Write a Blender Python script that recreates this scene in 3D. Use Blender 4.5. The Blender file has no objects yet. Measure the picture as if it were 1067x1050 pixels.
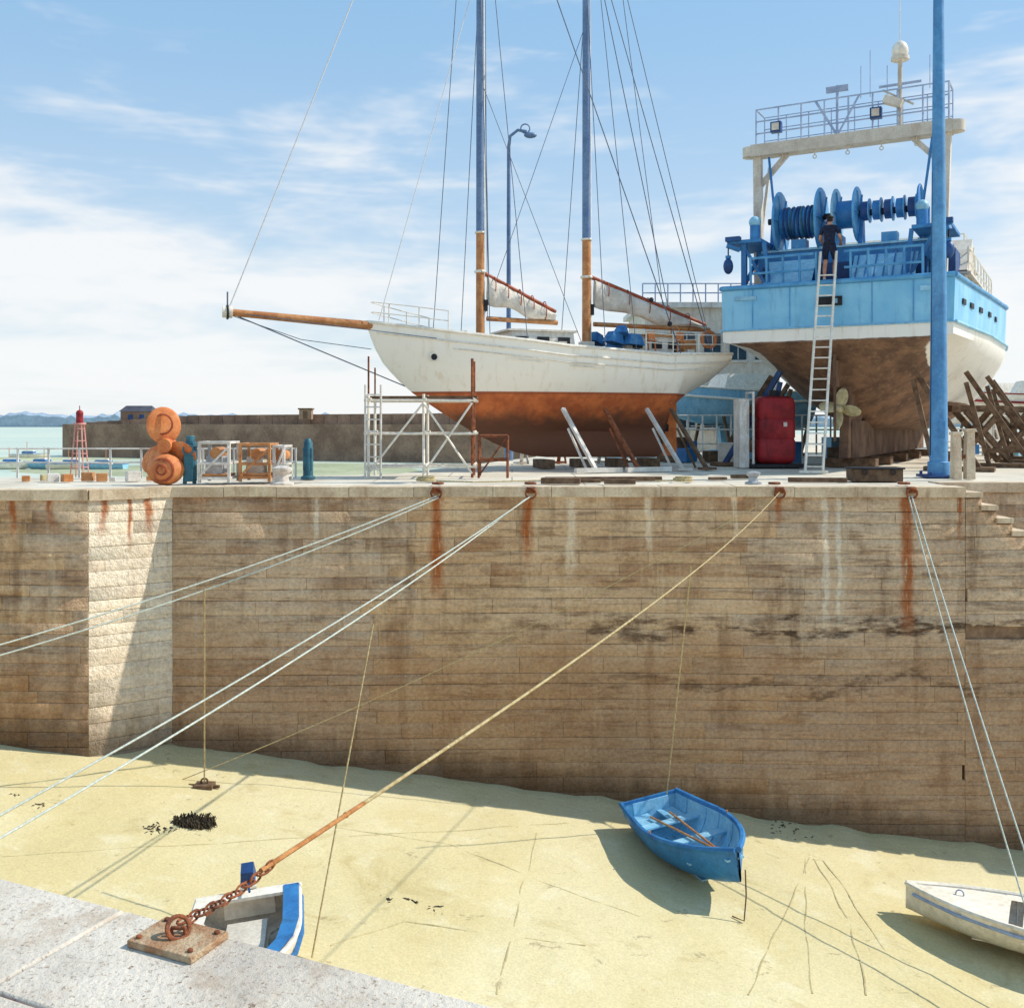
import bpy, math, random
from mathutils import Vector, Matrix, noise as mn
random.seed(7)
D=bpy.data; sc=bpy.context.scene
EYE=1.256; F=1067.0
def P(a,b,Y):
    # survey helper: bearing/elevation of a sighted point + its true distance -> world metres
    return Vector(((a-533.5)*Y/F, Y, EYE-(b-440)*Y/F))
def lin(c):
    o=[]
    for v in c:
        v=v/255.0
        o.append(v/12.92 if v<=.04045 else ((v+.055)/1.055)**2.4)
    return (o[0],o[1],o[2],1)
def interp(tab,x):
    if x<=tab[0][0]: return tab[0][1]
    for (a,b),(c,d) in zip(tab,tab[1:]):
        if x<=c: return b+(d-b)*(x-a)/(c-a)
    return tab[-1][1]
# ---------------------------------------------------------------- nodes
class G:
    def __init__(s,t):
        s.t=t
    def n(s,ty,**k):
        nd=s.t.nodes.new(ty)
        for a,b in k.items(): setattr(nd,a,b)
        return nd
    def put(s,i,v):
        if isinstance(v,bpy.types.NodeSocket): s.t.links.new(v,i)
        else: i.default_value=v
    def math(s,op,a,b=0.0,clamp=False):
        nd=s.n('ShaderNodeMath',operation=op,use_clamp=clamp); s.put(nd.inputs[0],a); s.put(nd.inputs[1],b); return nd.outputs[0]
    def map(s,vec,scale=(1,1,1),loc=(0,0,0)):
        nd=s.n('ShaderNodeMapping'); s.put(nd.inputs[0],vec); nd.inputs['Scale'].default_value=scale; nd.inputs['Location'].default_value=loc; return nd.outputs[0]
    def noise(s,vec,scale,detail=4,rough=.55,dist=0.0):
        nd=s.n('ShaderNodeTexNoise'); s.put(nd.inputs['Vector'],vec); nd.inputs['Scale'].default_value=scale
        nd.inputs['Detail'].default_value=min(detail,4); nd.inputs['Roughness'].default_value=rough; nd.inputs['Distortion'].default_value=dist
        return nd.outputs[0]
    def rng(s,x,a,b,c=0.0,d=1.0,smooth=True):
        nd=s.n('ShaderNodeMapRange'); nd.interpolation_type='SMOOTHSTEP' if smooth else 'LINEAR'
        s.put(nd.inputs[0],x)
        for i,v in zip((1,2,3,4),(a,b,c,d)): s.put(nd.inputs[i],v)
        return nd.outputs[0]
    def mix(s,f,a,b,blend='MIX'):
        nd=s.n('ShaderNodeMix',data_type='RGBA',blend_type=blend); s.put(nd.inputs[0],f); s.put(nd.inputs[6],a); s.put(nd.inputs[7],b); return nd.outputs[2]
    def grey(s,v):
        nd=s.n('ShaderNodeCombineColor'); 
        for i in range(3): s.put(nd.inputs[i],v)
        return nd.outputs[0]
def newmat(name):
    m=D.materials.new(name); m.use_nodes=True
    g=G(m.node_tree); b=m.node_tree.nodes['Principled BSDF']
    tc=g.n('ShaderNodeTexCoord').outputs['Object']
    return m,g,b,tc
def bump(g,b,h,strength,dist=.02):
    nd=g.n('ShaderNodeBump'); nd.inputs['Strength'].default_value=strength; nd.inputs['Distance'].default_value=dist
    g.put(nd.inputs['Height'],h); g.put(b.inputs['Normal'],nd.outputs[0])
def pm(name,c1,c2=None,scale=3,rough=.6,bp=.15,bs=40,metal=0,grime=None,gf=.5,spec=.4,rv=.15):
    m,g,b,tc=newmat(name)
    c2=c2 or tuple(v*.82 for v in c1)
    n1=g.noise(tc,scale,4,.6)
    col=g.mix(g.rng(n1,.32,.68),lin(c1),lin(c2))
    at=g.n('ShaderNodeAttribute',attribute_name='rnd').outputs['Fac']
    col=g.mix(1.0,col,g.grey(g.rng(at,0,1,1-rv,1+rv*.4,False)),'MULTIPLY')
    n2=g.noise(tc,scale*9,2,.6)
    col=g.mix(1.0,col,g.grey(g.rng(n2,.3,.7,.86,1.06)),'MULTIPLY')
    if grime:
        n3=g.noise(g.map(tc,(3.2,3.2,.5)),1.6,4,.62)
        n4=g.noise(tc,1.1,2)
        f=g.math('MULTIPLY',g.rng(n3,.5,.72),g.rng(n4,.35,.6))
        col=g.mix(g.math('MULTIPLY',f,gf),col,lin(grime))
    g.put(b.inputs['Base Color'],col)
    g.put(b.inputs['Roughness'],g.rng(n1,.2,.8,rough*.85,min(1,rough*1.15)))
    b.inputs['Metallic'].default_value=metal
    b.inputs['Specular IOR Level'].default_value=spec
    if bp: bump(g,b,g.noise(tc,bs,2,.6),bp)
    return m
# ---------------------------------------------------------------- mesh builder
class MB:
    def __init__(s): s.v=[];s.f=[];s.m=[];s.sm=[];s.r=[]; s.M=None
    def add(s,vs,fs,mi=0,smooth=False,r=None):
        o=len(s.v); r=random.random() if r is None else r
        for p in vs:
            p=Vector(p)
            if s.M is not None: p=s.M@p
            s.v.append(p)
        for k,f in enumerate(fs):
            s.f.append([o+i for i in f]); s.m.append(mi[k] if isinstance(mi,list) else mi); s.sm.append(smooth); s.r.append(r)
    def box(s,c,sz,mi=0,R=None,taper=1.0):
        c=Vector(c); x,y,z=[a/2 for a in sz]; vs=[]
        for k in (-1,1):
            t=taper if k>0 else 1
            for (i,j) in ((-1,-1),(1,-1),(1,1),(-1,1)):
                p=Vector((i*x*t,j*y*t,k*z))
                if R is not None: p=R@p
                vs.append(c+p)
        s.add(vs,[(3,2,1,0),(4,5,6,7),(0,1,5,4),(1,2,6,5),(2,3,7,6),(3,0,4,7)],mi)
    def beam(s,p,q,w,h,mi=0):
        p=Vector(p);q=Vector(q);d=q-p;L=d.length
        if L<1e-5: return
        x=d/L; up=Vector((0,0,1)) if abs(x.z)<.95 else Vector((0,1,0))
        y=up.cross(x).normalized(); z=x.cross(y)
        R=Matrix((x,y,z)).transposed()
        s.box((p+q)/2,(L,w,h),mi,R)
    def tube(s,pts,r,mi=0,seg=8,cap=True):
        pts=[Vector(p) for p in pts]; n=len(pts); vs=[];fs=[]
        rr=r if isinstance(r,(list,tuple)) else [r]*n
        prev=None
        for i,p in enumerate(pts):
            t=(pts[min(i+1,n-1)]-pts[max(i-1,0)])
            t=t.normalized() if t.length>1e-9 else Vector((0,0,1))
            if prev is None:
                a=Vector((0,0,1)) if abs(t.z)<.9 else Vector((1,0,0))
                u=a.cross(t).normalized()
            else:
                u=(prev-t*prev.dot(t)); u=u.normalized() if u.length>1e-6 else Vector((1,0,0))
            prev=u; w=t.cross(u)
            for k in range(seg):
                a=2*math.pi*k/seg
                vs.append(p+(u*math.cos(a)+w*math.sin(a))*rr[i])
        for i in range(n-1):
            for k in range(seg):
                a=i*seg+k;b=i*seg+(k+1)%seg
                fs.append((a,b,b+seg,a+seg))
        if cap:
            fs.append(tuple(range(seg-1,-1,-1))); fs.append(tuple(range((n-1)*seg,n*seg)))
        s.add(vs,fs,mi,True)
    def cyl(s,p,q,r,mi=0,r2=None,seg=12): s.tube([p,q],[r,r if r2 is None else r2],mi,seg)
    def sph(s,c,r,mi=0,seg=14,rg=8,R=None):
        c=Vector(c); r=(r,r,r) if not isinstance(r,(tuple,list)) else r; vs=[];fs=[]
        for i in range(rg+1):
            a=math.pi*i/rg
            for k in range(seg):
                b=2*math.pi*k/seg
                p=Vector((r[0]*math.sin(a)*math.cos(b),r[1]*math.sin(a)*math.sin(b),r[2]*math.cos(a)))
                if R is not None:p=R@p
                vs.append(c+p)
        for i in range(rg):
            for k in range(seg):
                a=i*seg+k;b=i*seg+(k+1)%seg
                fs.append((a,a+seg,b+seg,b))
        s.add(vs,fs,mi,True)
    def torus(s,c,Rr,r,ax=(0,0,1),mi=0,seg=20,sy=1.0,ang=2*math.pi):
        ax=Vector(ax).normalized(); a=Vector((0,0,1)) if abs(ax.z)<.9 else Vector((1,0,0))
        u=a.cross(ax).normalized(); w=ax.cross(u); c=Vector(c)
        pts=[c+u*math.cos(ang*i/seg)*Rr+w*math.sin(ang*i/seg)*Rr*sy for i in range(seg+1)]
        s.tube(pts,r,mi,6,cap=False)
    def loft(s,rings,mi=0,closed=False,cap=False,smooth=True,matf=None):
        n=len(rings[0]); vs=[p for r in rings for p in r]; fs=[];ms=[]
        for i in range(len(rings)-1):
            for k in range(n if closed else n-1):
                a=i*n+k;b=i*n+(k+1)%n
                fs.append((a,b,b+n,a+n)); ms.append(mi if matf is None else matf(i,k))
        if cap:
            fs.append(tuple(range(n-1,-1,-1))); ms.append(mi); fs.append(tuple(range((len(rings)-1)*n,len(rings)*n))); ms.append(mi)
        s.add(vs,fs,ms,smooth)
    def prism(s,poly,z0,z1,mt=0,msd=0):
        n=len(poly)
        vs=[(x,y,z0) for x,y in poly]+[(x,y,z1) for x,y in poly]
        fs=[tuple(range(n-1,-1,-1)),tuple(range(n,2*n))]; ms=[msd,mt]
        for i in range(n):
            j=(i+1)%n; fs.append((i,j,j+n,i+n)); ms.append(msd)
        s.add(vs,fs,ms)
    def obj(s,name,mats,bevel=0,loc=(0,0,0),rot=(0,0,0),parent=None,ang=45):
        me=D.meshes.new(name); me.from_pydata([tuple(p) for p in s.v],[],s.f)
        for m in mats: me.materials.append(m)
        me.polygons.foreach_set('material_index',s.m); me.polygons.foreach_set('use_smooth',s.sm)
        at=me.attributes.new('rnd','FLOAT','FACE'); at.data.foreach_set('value',s.r)
        me.update()
        try: me.set_sharp_from_angle(angle=math.radians(ang))
        except Exception: pass
        ob=D.objects.new(name,me); sc.collection.objects.link(ob)
        ob.location=loc; ob.rotation_euler=rot
        if parent: ob.parent=parent
        if bevel:
            b=ob.modifiers.new('bevel','BEVEL'); b.width=bevel; b.segments=2; b.limit_method='ANGLE'; b.angle_limit=math.radians(60)
        return ob
# ---------------------------------------------------------------- materials
M={}
M['white']=pm('white_paint',(242,236,222),(232,224,206),1.2,.4,.05,30,grime=(160,134,100),gf=.3,rv=.05)
M['white2']=pm('white_worn',(228,224,216),(206,200,190),3,.5,.1,30,grime=(140,105,75),gf=.5)
M['cream']=pm('cream_paint',(222,214,198),(204,194,178),3,.55,.1,30,grime=(150,115,85),gf=.45)
M['blue']=pm('blue_paint',(56,134,194),(42,112,174),2,.5,.08,30,grime=(40,60,80),gf=.4)
M['lblue']=pm('light_blue_paint',(156,206,228),(128,186,218),2,.5,.08,30,grime=(70,90,110),gf=.35)
M['dblue']=pm('dark_blue_paint',(38,84,142),(30,64,114),3,.5,.1,30)
M['mast']=pm('mast_blue_paint',(112,138,172),(86,116,156),1.5,.5,.05,30)
M['rail']=pm('pale_rail_paint',(172,188,214),(146,164,194),4,.5,.05,30)
M['wood']=pm('varnished_wood',(210,150,94),(178,114,64),5,.45,.1,50)
M['timber']=pm('old_timber',(128,102,78),(90,68,50),5,.85,.4,40)
M['rust']=pm('rusty_iron',(160,92,54),(102,60,42),9,.85,.5,60)
M['rustred']=pm('red_brown_lacing',(176,88,54),(140,66,42),6,.6,.2,40)
M['steel']=pm('galvanised_steel',(186,190,192),(150,154,158),6,.45,.1,50,metal=.3)
M['black']=pm('black_rubber',(34,36,42),(22,24,30),6,.6,.1,40)
M['red']=pm('red_paint',(166,32,38),(122,18,28),2,.6,.08,30,grime=(80,20,20),gf=.6)
M['orange']=pm('orange_paint',(228,150,92),(204,116,64),3,.65,.15,30,grime=(130,64,34),gf=.6)
M['teal']=pm('teal_paint',(56,114,130),(36,84,104),4,.55,.1,30)
M['ropew']=pm('pale_rope',(220,224,212),(184,198,190),20,.9,.6,160)
M['ropet']=pm('tan_rope',(212,196,150),(176,154,106),20,.9,.6,160)
M['wire']=pm('rigging_wire',(104,114,130),(78,88,104),10,.5,0)
M['ropel']=pm('light_line',(228,228,226),(210,210,208),10,.7,0)
M['glass']=pm('dark_glass',(46,60,72),(34,44,54),2,.12,0,spec=.8)
M['canvas']=pm('sail_canvas',(238,232,220),(212,204,190),4,.85,.4,18)
M['bluecanvas']=pm('blue_canvas',(76,144,196),(50,108,166),5,.8,.4,16)
M['weed']=pm('seaweed',(76,64,46),(44,38,28),12,.85,.3,40)
M['skin']=pm('skin',(204,150,120),(186,132,104),8,.5,0,rv=.02)
M['navy']=pm('navy_cloth',(32,42,68),(22,28,50),12,.9,.3,80,rv=.02)
M['hair']=pm('dark_hair',(42,30,24),(28,20,16),30,.6,.4,120)
M['bronze']=pm('bronze_blade',(206,194,150),(170,154,112),6,.5,.1,40,metal=.1)
M['hill']=pm('hazy_land',(172,188,204),(148,166,184),.02,.95,0)  # aerial haze painted into the pale blue-grey base colour
M['jetty']=pm('jetty_stone',(170,140,116),(134,108,90),.25,.9,.3,2,grime=(92,74,60),gf=.5)
M['coping']=pm('coping_stone',(226,208,180),(200,178,150),2.2,.85,.5,35,grime=(134,98,68),gf=.6,rv=.12)

def stone_mat(name,base1,base2,streaks,drips,tide,k_low=1.0,k_st=1.0):
    m,g,b,tc=newmat(name)
    at=g.n('ShaderNodeAttribute',attribute_name='rnd').outputs['Fac']
    sep=g.n('ShaderNodeSeparateXYZ'); g.put(sep.inputs[0],tc); X,Y,Z=sep.outputs
    big=g.noise(tc,.55,4,.6)
    col=g.mix(g.rng(big,.3,.7),lin(base1),lin(base2))
    up=g.math('MULTIPLY',g.rng(Z,-2.6,-1.6),g.rng(big,.36,.55))
    col=g.mix(g.math('MULTIPLY',g.math('MULTIPLY',g.rng(at,.6,.85),up),.5*k_st),col,lin((150,104,72)))
    col=g.mix(g.math('MULTIPLY',g.rng(at,.9,1.0),.18*k_st),col,lin((136,100,74)))
    col=g.mix(g.math('MULTIPLY',g.rng(at,.16,.0),.2),col,lin((230,208,176)))
    n=g.noise(g.map(tc,(1,1,1.5)),1.5,4,.7,.4)
    col=g.mix(g.math('MULTIPLY',g.rng(n,.5,.66),.45*k_st),col,lin((150,114,84)))
    hn=g.noise(g.map(tc,(.42,.42,5)),2.2,4,.65,.3)
    col=g.mix(g.math('MULTIPLY',g.rng(hn,.53,.66),.5*k_st),col,lin((110,84,64)))
    hn2=g.noise(g.map(tc,(.4,.4,3.0),(5,2,9)),1.6,4,.6,.3)
    col=g.mix(g.math('MULTIPLY',g.rng(hn2,.5,.66),.42),col,lin((226,204,172)))
    vs=g.noise(g.map(tc,(2.2,2.2,.2)),1.5,4,.65)
    col=g.mix(g.math('MULTIPLY',g.rng(vs,.51,.7),.5),col,lin((230,208,176)))
    vs2=g.noise(g.map(tc,(1.8,1.8,.24),(7,3,1)),1.3,4,.65)
    col=g.mix(g.math('MULTIPLY',g.rng(vs2,.52,.72),.5*k_st),col,lin((120,90,66)))
    zz=g.math('ADD',Z,g.math('MULTIPLY',g.math('SUBTRACT',g.noise(g.map(tc,(.5,.5,2)),1.2,4,.65),.5),1.9))
    low=g.rng(zz,tide+.3,tide-.9)
    col=g.mix(g.math('MULTIPLY',low,.5*k_low),col,lin((168,124,86)))
    zl=g.rng(g.math('ABSOLUTE',g.math('SUBTRACT',zz,tide)),.0,.26,1,0)
    brk=g.rng(g.noise(g.map(tc,(1.3,1.3,2.5)),1.7,4,.7),.38,.58)
    col=g.mix(g.math('MULTIPLY',g.math('MULTIPLY',zl,brk),g.rng(X,-3,4.5,.15,.9)),col,lin((74,52,38)))
    zl2=g.rng(g.math('ABSOLUTE',g.math('SUBTRACT',zz,tide-1.1)),.0,.2,1,0)
    col=g.mix(g.math('MULTIPLY',g.math('MULTIPLY',zl2,brk),g.rng(X,-1,5,.2,.65)),col,lin((88,64,46)))
    fd=g.math('ADD',Z,g.math('MULTIPLY',X,.125))
    fd=g.math('ADD',fd,g.math('MULTIPLY',g.math('SUBTRACT',g.noise(g.map(tc,(1.5,1.5,.6)),2,4,.6),.5),.8))
    col=g.mix(g.math('MULTIPLY',g.rng(fd,-5.1,-5.75),.7),col,lin((96,74,54)))
    fx=g.math('ADD',X,g.math('MULTIPLY',g.math('SUBTRACT',g.noise(g.map(tc,(1,1,.8)),2.5,3),.5),.26))
    fn=g.noise(g.map(tc,(6,6,1.1)),2.2,4,.65)
    for (x0,w,ze) in streaks:
        a=g.rng(g.math('ABSOLUTE',g.math('SUBTRACT',fx,x0)),w*.15,w,1,0)
        k=g.math('MULTIPLY',a,g.rng(Z,ze-.1,ze+.7))
        k=g.math('MULTIPLY',k,g.rng(fn,.26,.48))
        col=g.mix(g.math('MULTIPLY',k,.9),col,lin((172,96,46)))
    for (x0,w,ze) in drips:
        a=g.rng(g.math('ABSOLUTE',g.math('SUBTRACT',fx,x0)),w*.3,w,1,0)
        k=g.math('MULTIPLY',a,g.rng(Z,ze-.1,ze+.4))
        k=g.math('MULTIPLY',k,g.rng(fn,.25,.5))
        col=g.mix(g.math('MULTIPLY',k,.7),col,lin((242,228,204)))
    col=g.mix(1.0,col,g.grey(g.rng(g.noise(tc,14,4,.65),.3,.7,.8,1.08)),'MULTIPLY')
    g.put(b.inputs['Base Color'],col); b.inputs['Roughness'].default_value=.9; b.inputs['Specular IOR Level'].default_value=.2
    h=g.math('ADD',g.noise(tc,6,4,.7),g.math('MULTIPLY',g.noise(tc,32,3,.65),.4))
    bump(g,b,h,.9,.07)
    return m
SX=lambda px:(px-533.5)*20/F
M['stone']=stone_mat('wall_stone',(224,196,164),(204,174,142),
    [(SX(455),.18,-2.3),(SX(550),.14,-1.6),(SX(945),.19,-3.0),(SX(811),.08,-.9),(-8.6,.09,-.9),(-9.3,.11,-1.1),(SX(1000),.06,-1.2)],
    [(SX(860),.09,-2.7),(SX(874),.07,-2.7),(SX(595),.12,-1.8),(SX(676),.11,-1.3),(SX(765),.08,-1.1),(SX(330),.06,-1.2)],-2.75)
M['stone_sunlit']=stone_mat('sunlit_face_stone',(248,234,210),(240,224,198),  # same wall stone, sunlight on the oblique face painted in as paler base
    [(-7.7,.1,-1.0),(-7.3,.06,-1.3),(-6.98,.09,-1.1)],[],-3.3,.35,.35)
M['mortar']=pm('mortar',(156,128,102),(122,98,78),4,.95,.4,30)
def sand_mat():
    m,g,b,tc=newmat('wet_sand')
    n1=g.noise(g.map(tc,(1,.7,1)),.35,4,.6,.4); n2=g.noise(tc,1.3,4,.65)
    col=g.mix(g.rng(n1,.35,.68),lin((214,203,162)),lin((204,190,142)))
    col=g.mix(g.math('MULTIPLY',g.rng(n2,.52,.72),.5),col,lin((222,215,184)))
    n3=g.noise(tc,.8,4,.7,.6)
    col=g.mix(g.math('MULTIPLY',g.rng(n3,.56,.7),.5),col,lin((182,164,112)))
    col=g.mix(g.math('MULTIPLY',g.rng(g.noise(tc,9,4,.7),.64,.74),.45),col,lin((146,126,90)))
    col=g.mix(g.math('MULTIPLY',g.rng(g.noise(g.map(tc,(1,1,1),(4,4,4)),2.6,4,.8,.5),.62,.69),.5),col,lin((132,118,92)))
    sep=g.n('ShaderNodeSeparateXYZ'); g.put(sep.inputs[0],tc)
    wet=g.math('MULTIPLY',g.rng(g.math('ADD',sep.outputs[1],g.math('MULTIPLY',n2,1.2)),19.6,20.6),.35)
    col=g.mix(wet,col,lin((160,138,98)))
    col=g.mix(1.0,col,g.grey(g.rng(g.noise(tc,26,3,.6),.3,.7,.9,1.05)),'MULTIPLY')
    g.put(b.inputs['Base Color'],col)
    g.put(b.inputs['Roughness'],g.rng(n1,.3,.7,.7,.95)); b.inputs['Specular IOR Level'].default_value=.25
    h=g.math('ADD',g.noise(g.map(tc,(1,2.2,1)),3.5,4,.6),g.math('MULTIPLY',g.noise(tc,30,3,.6),.3))
    bump(g,b,h,.5,.05); return m
M['sand']=sand_mat()
def pave_mat():
    m,g,b,tc=newmat('quay_concrete')
    n1=g.noise(tc,.5,4,.6); col=g.mix(g.rng(n1,.35,.65),lin((216,208,190)),lin((194,184,166)))
    br=g.n('ShaderNodeTexBrick'); g.put(br.inputs['Vector'],tc); br.inputs['Scale'].default_value=1
    br.inputs['Brick Width'].default_value=3.0; br.inputs['Row Height'].default_value=2.0; br.inputs['Mortar Size'].default_value=.02
    col=g.mix(g.math('MULTIPLY',br.outputs['Fac'],.6),col,lin((120,110,98)))
    col=g.mix(g.math('MULTIPLY',g.rng(g.noise(tc,1.2,4,.7),.56,.7),.5),col,lin((150,138,120)))
    g.put(b.inputs['Base Color'],col); b.inputs['Roughness'].default_value=.88
    bump(g,b,g.noise(tc,20,4,.6),.3,.02); return m
M['pave']=pave_mat()
def near_mat():
    m,g,b,tc=newmat('granite_paving')
    col=g.mix(g.rng(g.noise(tc,1.8,4,.65),.35,.65),lin((214,205,190)),lin((196,186,171)))
    col=g.mix(g.math('MULTIPLY',g.rng(g.noise(tc,70,3,.6),.58,.66),.6),col,lin((134,110,88)))
    col=g.mix(g.math('MULTIPLY',g.rng(g.noise(tc,120,3,.6),.6,.68),.5),col,lin((236,230,220)))
    col=g.mix(g.math('MULTIPLY',g.rng(g.noise(tc,4,4,.7),.5,.68),.5),col,lin((166,142,116)))
    col=g.mix(g.math('MULTIPLY',g.rng(g.noise(tc,26,4,.8),.61,.67),.8),col,lin((112,80,56)))
    col=g.mix(g.math('MULTIPLY',g.rng(g.noise(g.map(tc,(1,1,1),(9,1,3)),.9,4,.7),.5,.7),.35),col,lin((124,114,106)))
    g.put(b.inputs['Base Color'],col); b.inputs['Roughness'].default_value=.85
    bump(g,b,g.math('ADD',g.noise(tc,45,4,.7),g.noise(tc,6,4,.6)),.7,.014); return m
M['near']=near_mat()
def sea_mat():
    m,g,b,tc=newmat('sea_water')
    col=g.mix(g.rng(g.noise(g.map(tc,(.3,1,1)),.02,4,.6),.35,.65),lin((180,198,182)),lin((204,210,188)))
    g.put(b.inputs['Base Color'],col); b.inputs['Roughness'].default_value=.4
    bump(g,b,g.noise(g.map(tc,(.6,1.4,1)),1.2,4,.6),.5,.15); return m
M['sea']=sea_mat()
def schooner_mat():
    m,g,b,tc=newmat('schooner_hull_paint')
    sep=g.n('ShaderNodeSeparateXYZ'); g.put(sep.inputs[0],tc); Z=sep.outputs[2]
    st=g.noise(g.map(tc,(3,3,.4)),1.8,4,.65)
    w=g.mix(g.math('MULTIPLY',g.rng(st,.5,.75),.4),lin((252,246,230)),lin((216,192,152)))
    r=g.mix(g.rng(g.noise(g.map(tc,(1.5,1.5,1)),1.6,4,.65),.35,.65),lin((214,120,64)),lin((182,94,50)))
    r=g.mix(g.math('MULTIPLY',g.rng(st,.48,.7),.5),r,lin((152,80,46)))
    dz=g.math('ADD',Z,g.math('MULTIPLY',g.math('SUBTRACT',g.noise(g.map(tc,(1.4,1.4,.5)),1.5,4,.6),.5),.9))
    r=g.mix(g.rng(dz,1.7,1.2),r,lin((116,74,52)))
    col=g.mix(g.rng(Z,2.045,2.055),r,w)
    col=g.mix(g.math('MULTIPLY',g.rng(g.math('ABSOLUTE',g.math('SUBTRACT',Z,2.03)),.03,.035,1,0),.6),col,lin((140,66,40)))
    g.put(b.inputs['Base Color'],col)
    g.put(b.inputs['Roughness'],g.rng(Z,2.0,2.1,.8,.35))
    bump(g,b,g.noise(g.map(tc,(.4,.4,4)),5,4,.6),.18,.02); return m
M['schooner']=schooner_mat()
def trawler_mat():
    m,g,b,tc=newmat('trawler_hull_paint')
    sep=g.n('ShaderNodeSeparateXYZ'); g.put(sep.inputs[0],tc); X,Y,Z=sep.outputs
    st=g.noise(g.map(tc,(3,3,.35)),1.6,4,.65)
    bl=g.mix(g.rng(g.noise(tc,.9,4,.6),.3,.7),lin((140,202,230)),lin((108,180,218)))
    bl=g.mix(g.math('MULTIPLY',g.rng(st,.52,.72),.4),bl,lin((78,124,158)))
    wh=g.mix(g.math('MULTIPLY',g.rng(st,.5,.72),.35),lin((242,238,226)),lin((192,166,134)))
    br=g.mix(g.rng(g.noise(g.map(tc,(1.2,1.2,.6)),1.4,4,.7),.35,.65),lin((138,104,78)),lin((96,70,54)))
    br=g.mix(g.math('MULTIPLY',g.rng(g.noise(g.map(tc,(3,3,.8)),2,4,.7),.52,.68),.5),br,lin((164,132,100)))
    wl=g.math('MAXIMUM',g.math('SUBTRACT',3.42,g.math('MULTIPLY',X,.26)),1.9)
    wl=g.math('ADD',wl,g.math('MULTIPLY',g.math('SUBTRACT',g.noise(tc,3,3),.5),.05))
    d=g.math('SUBTRACT',Z,wl)
    col=g.mix(g.rng(d,-.01,.01),br,wh)
    col=g.mix(g.rng(g.math('ADD',Z,g.math('MULTIPLY',X,-.004)),3.75,3.76),col,bl)
    g.put(b.inputs['Base Color'],col); g.put(b.inputs['Roughness'],g.rng(d,-.1,.1,.85,.4))
    bump(g,b,g.noise(g.map(tc,(1,1,1)),2.5,4,.6),.2,.06); return m
M['trawler']=trawler_mat()
# ---------------------------------------------------------------- ground / walls
def blocks(mb,a,b,nr,ztop,zbot,mi,rowh=(.2,.34),ln=(.6,2.6)):
    a=Vector((a[0],a[1],0)); b=Vector((b[0],b[1],0)); nr=Vector((nr[0],nr[1],0)).normalized(); L=(b-a).length; u=(b-a)/L
    z=ztop
    while z>zbot+1e-4:
        h=random.uniform(*rowh); x=-random.random()*.6; hg=random.choice((.0006,.002,.004))
        while x<L:
            l=random.uniform(*ln); gp=random.choice((.0004,.0004,.0008,.003)); x0=max(x,0)+gp; x1=min(x+l,L)-gp
            if x1-x0>.06:
                d=random.uniform(0,.011); z0=z-h+hg; z1=z-hg; c=random.uniform(.003,.008)
                vs=[]
                for off,ins in ((-.06,0),(d-c,0),(d,c)):
                    for (xx,zz) in ((x0+ins,z0+ins),(x1-ins,z0+ins),(x1-ins,z1-ins),(x0+ins,z1-ins)):
                        p=a+u*xx+nr*off; vs.append((p.x,p.y,zz+.03*math.sin(p.x*.45+1)))
                fs=[(8,9,10,11)]
                for k in range(4):
                    j=(k+1)%4; fs+=[(k,j,j+4,k+4),(k+4,j+4,j+8,k+8)]
                mb.add(vs,fs,mi)
            x+=l
        z-=h
def coping(mb,a,b,nr,z,mi,w=.55,h=.2,ln=(.9,1.7),over=.045):
    a=Vector((a[0],a[1],0)); b=Vector((b[0],b[1],0)); nr=Vector((nr[0],nr[1],0)).normalized(); L=(b-a).length; u=(b-a)/L
    x=0
    while x<L:
        l=min(random.uniform(*ln),L-x)
        if L-x-l<.3: l=L-x
        c=a+u*(x+l/2)+nr*(over-w/2+random.uniform(-.014,.014)); R=Matrix((u,-nr if u.cross(-nr).z>0 else nr,Vector((0,0,1)))).transposed()
        mb.box((c.x,c.y,z-h/2+random.uniform(-.008,.008)),(l-.01,w,h),mi,R@Matrix.Rotation(random.uniform(-.004,.004),3,'Y'))
        x+=l
A0=(-60,19.1);A1=(-7.90,19.1);A2=(-6.63,20);A3=(8.85,20); ON=(.9,-1.27)
qp=[(-60,19.15),(-7.92,19.15),(-6.65,20.05),(8.8,20.05),(8.8,21.35),(16.05,21.35),(16.05,20.05),(70,20.05),(70,110),(14,110),(1.5,40),(-2.8,25.5),(-5.5,23.8),(-60,23.6)]
mb=MB(); mb.prism(qp,-9,-.02,0,1); mb.obj('quay_pavement',[M['pave'],M['mortar']])
mb=MB()
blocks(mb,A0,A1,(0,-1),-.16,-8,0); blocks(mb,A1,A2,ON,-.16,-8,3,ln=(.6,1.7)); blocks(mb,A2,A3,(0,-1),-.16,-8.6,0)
blocks(mb,(8.85,20),(16,20),(0,-1),-2.95,-8.8,0); blocks(mb,(16,20),(40,20),(0,-1),-.16,-9,0)
blocks(mb,(8.85,21.3),(16,21.3),(0,-1),-.16,-3,0)
mb.box((12.4,20.68,-5.95),(7.1,1.25,6.05),2)
for i in range(11):   # stone body and treads of the stairs
    x=8.87+i*.3; zt=-.12-i*.25
    if i<10:
        zr=zt-.09; blocks(mb,(8.86,20),(x+.3,20),(0,-1),zr,zr-.24,0,rowh=(.25,.25),ln=(.5,1.6)); mb.box((x+.15,20.66,(zt-3.1)/2),(.3,1.25,zt+2.9),2)
        mb.box((x+.14,20.64,zt-.04),(.33,1.4,.1),1)
    else: mb.box((14.0,20.65,-2.86),(4.3,1.38,.14),1)
for (a,b,n) in ((A0,A1,(0,-1)),(A1,A2,ON),(A2,A3,(0,-1)),((8.85,21.3),(16,21.3),(0,-1)),((16,20),(40,20),(0,-1))): coping(mb,a,b,n,0.0,1)
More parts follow.
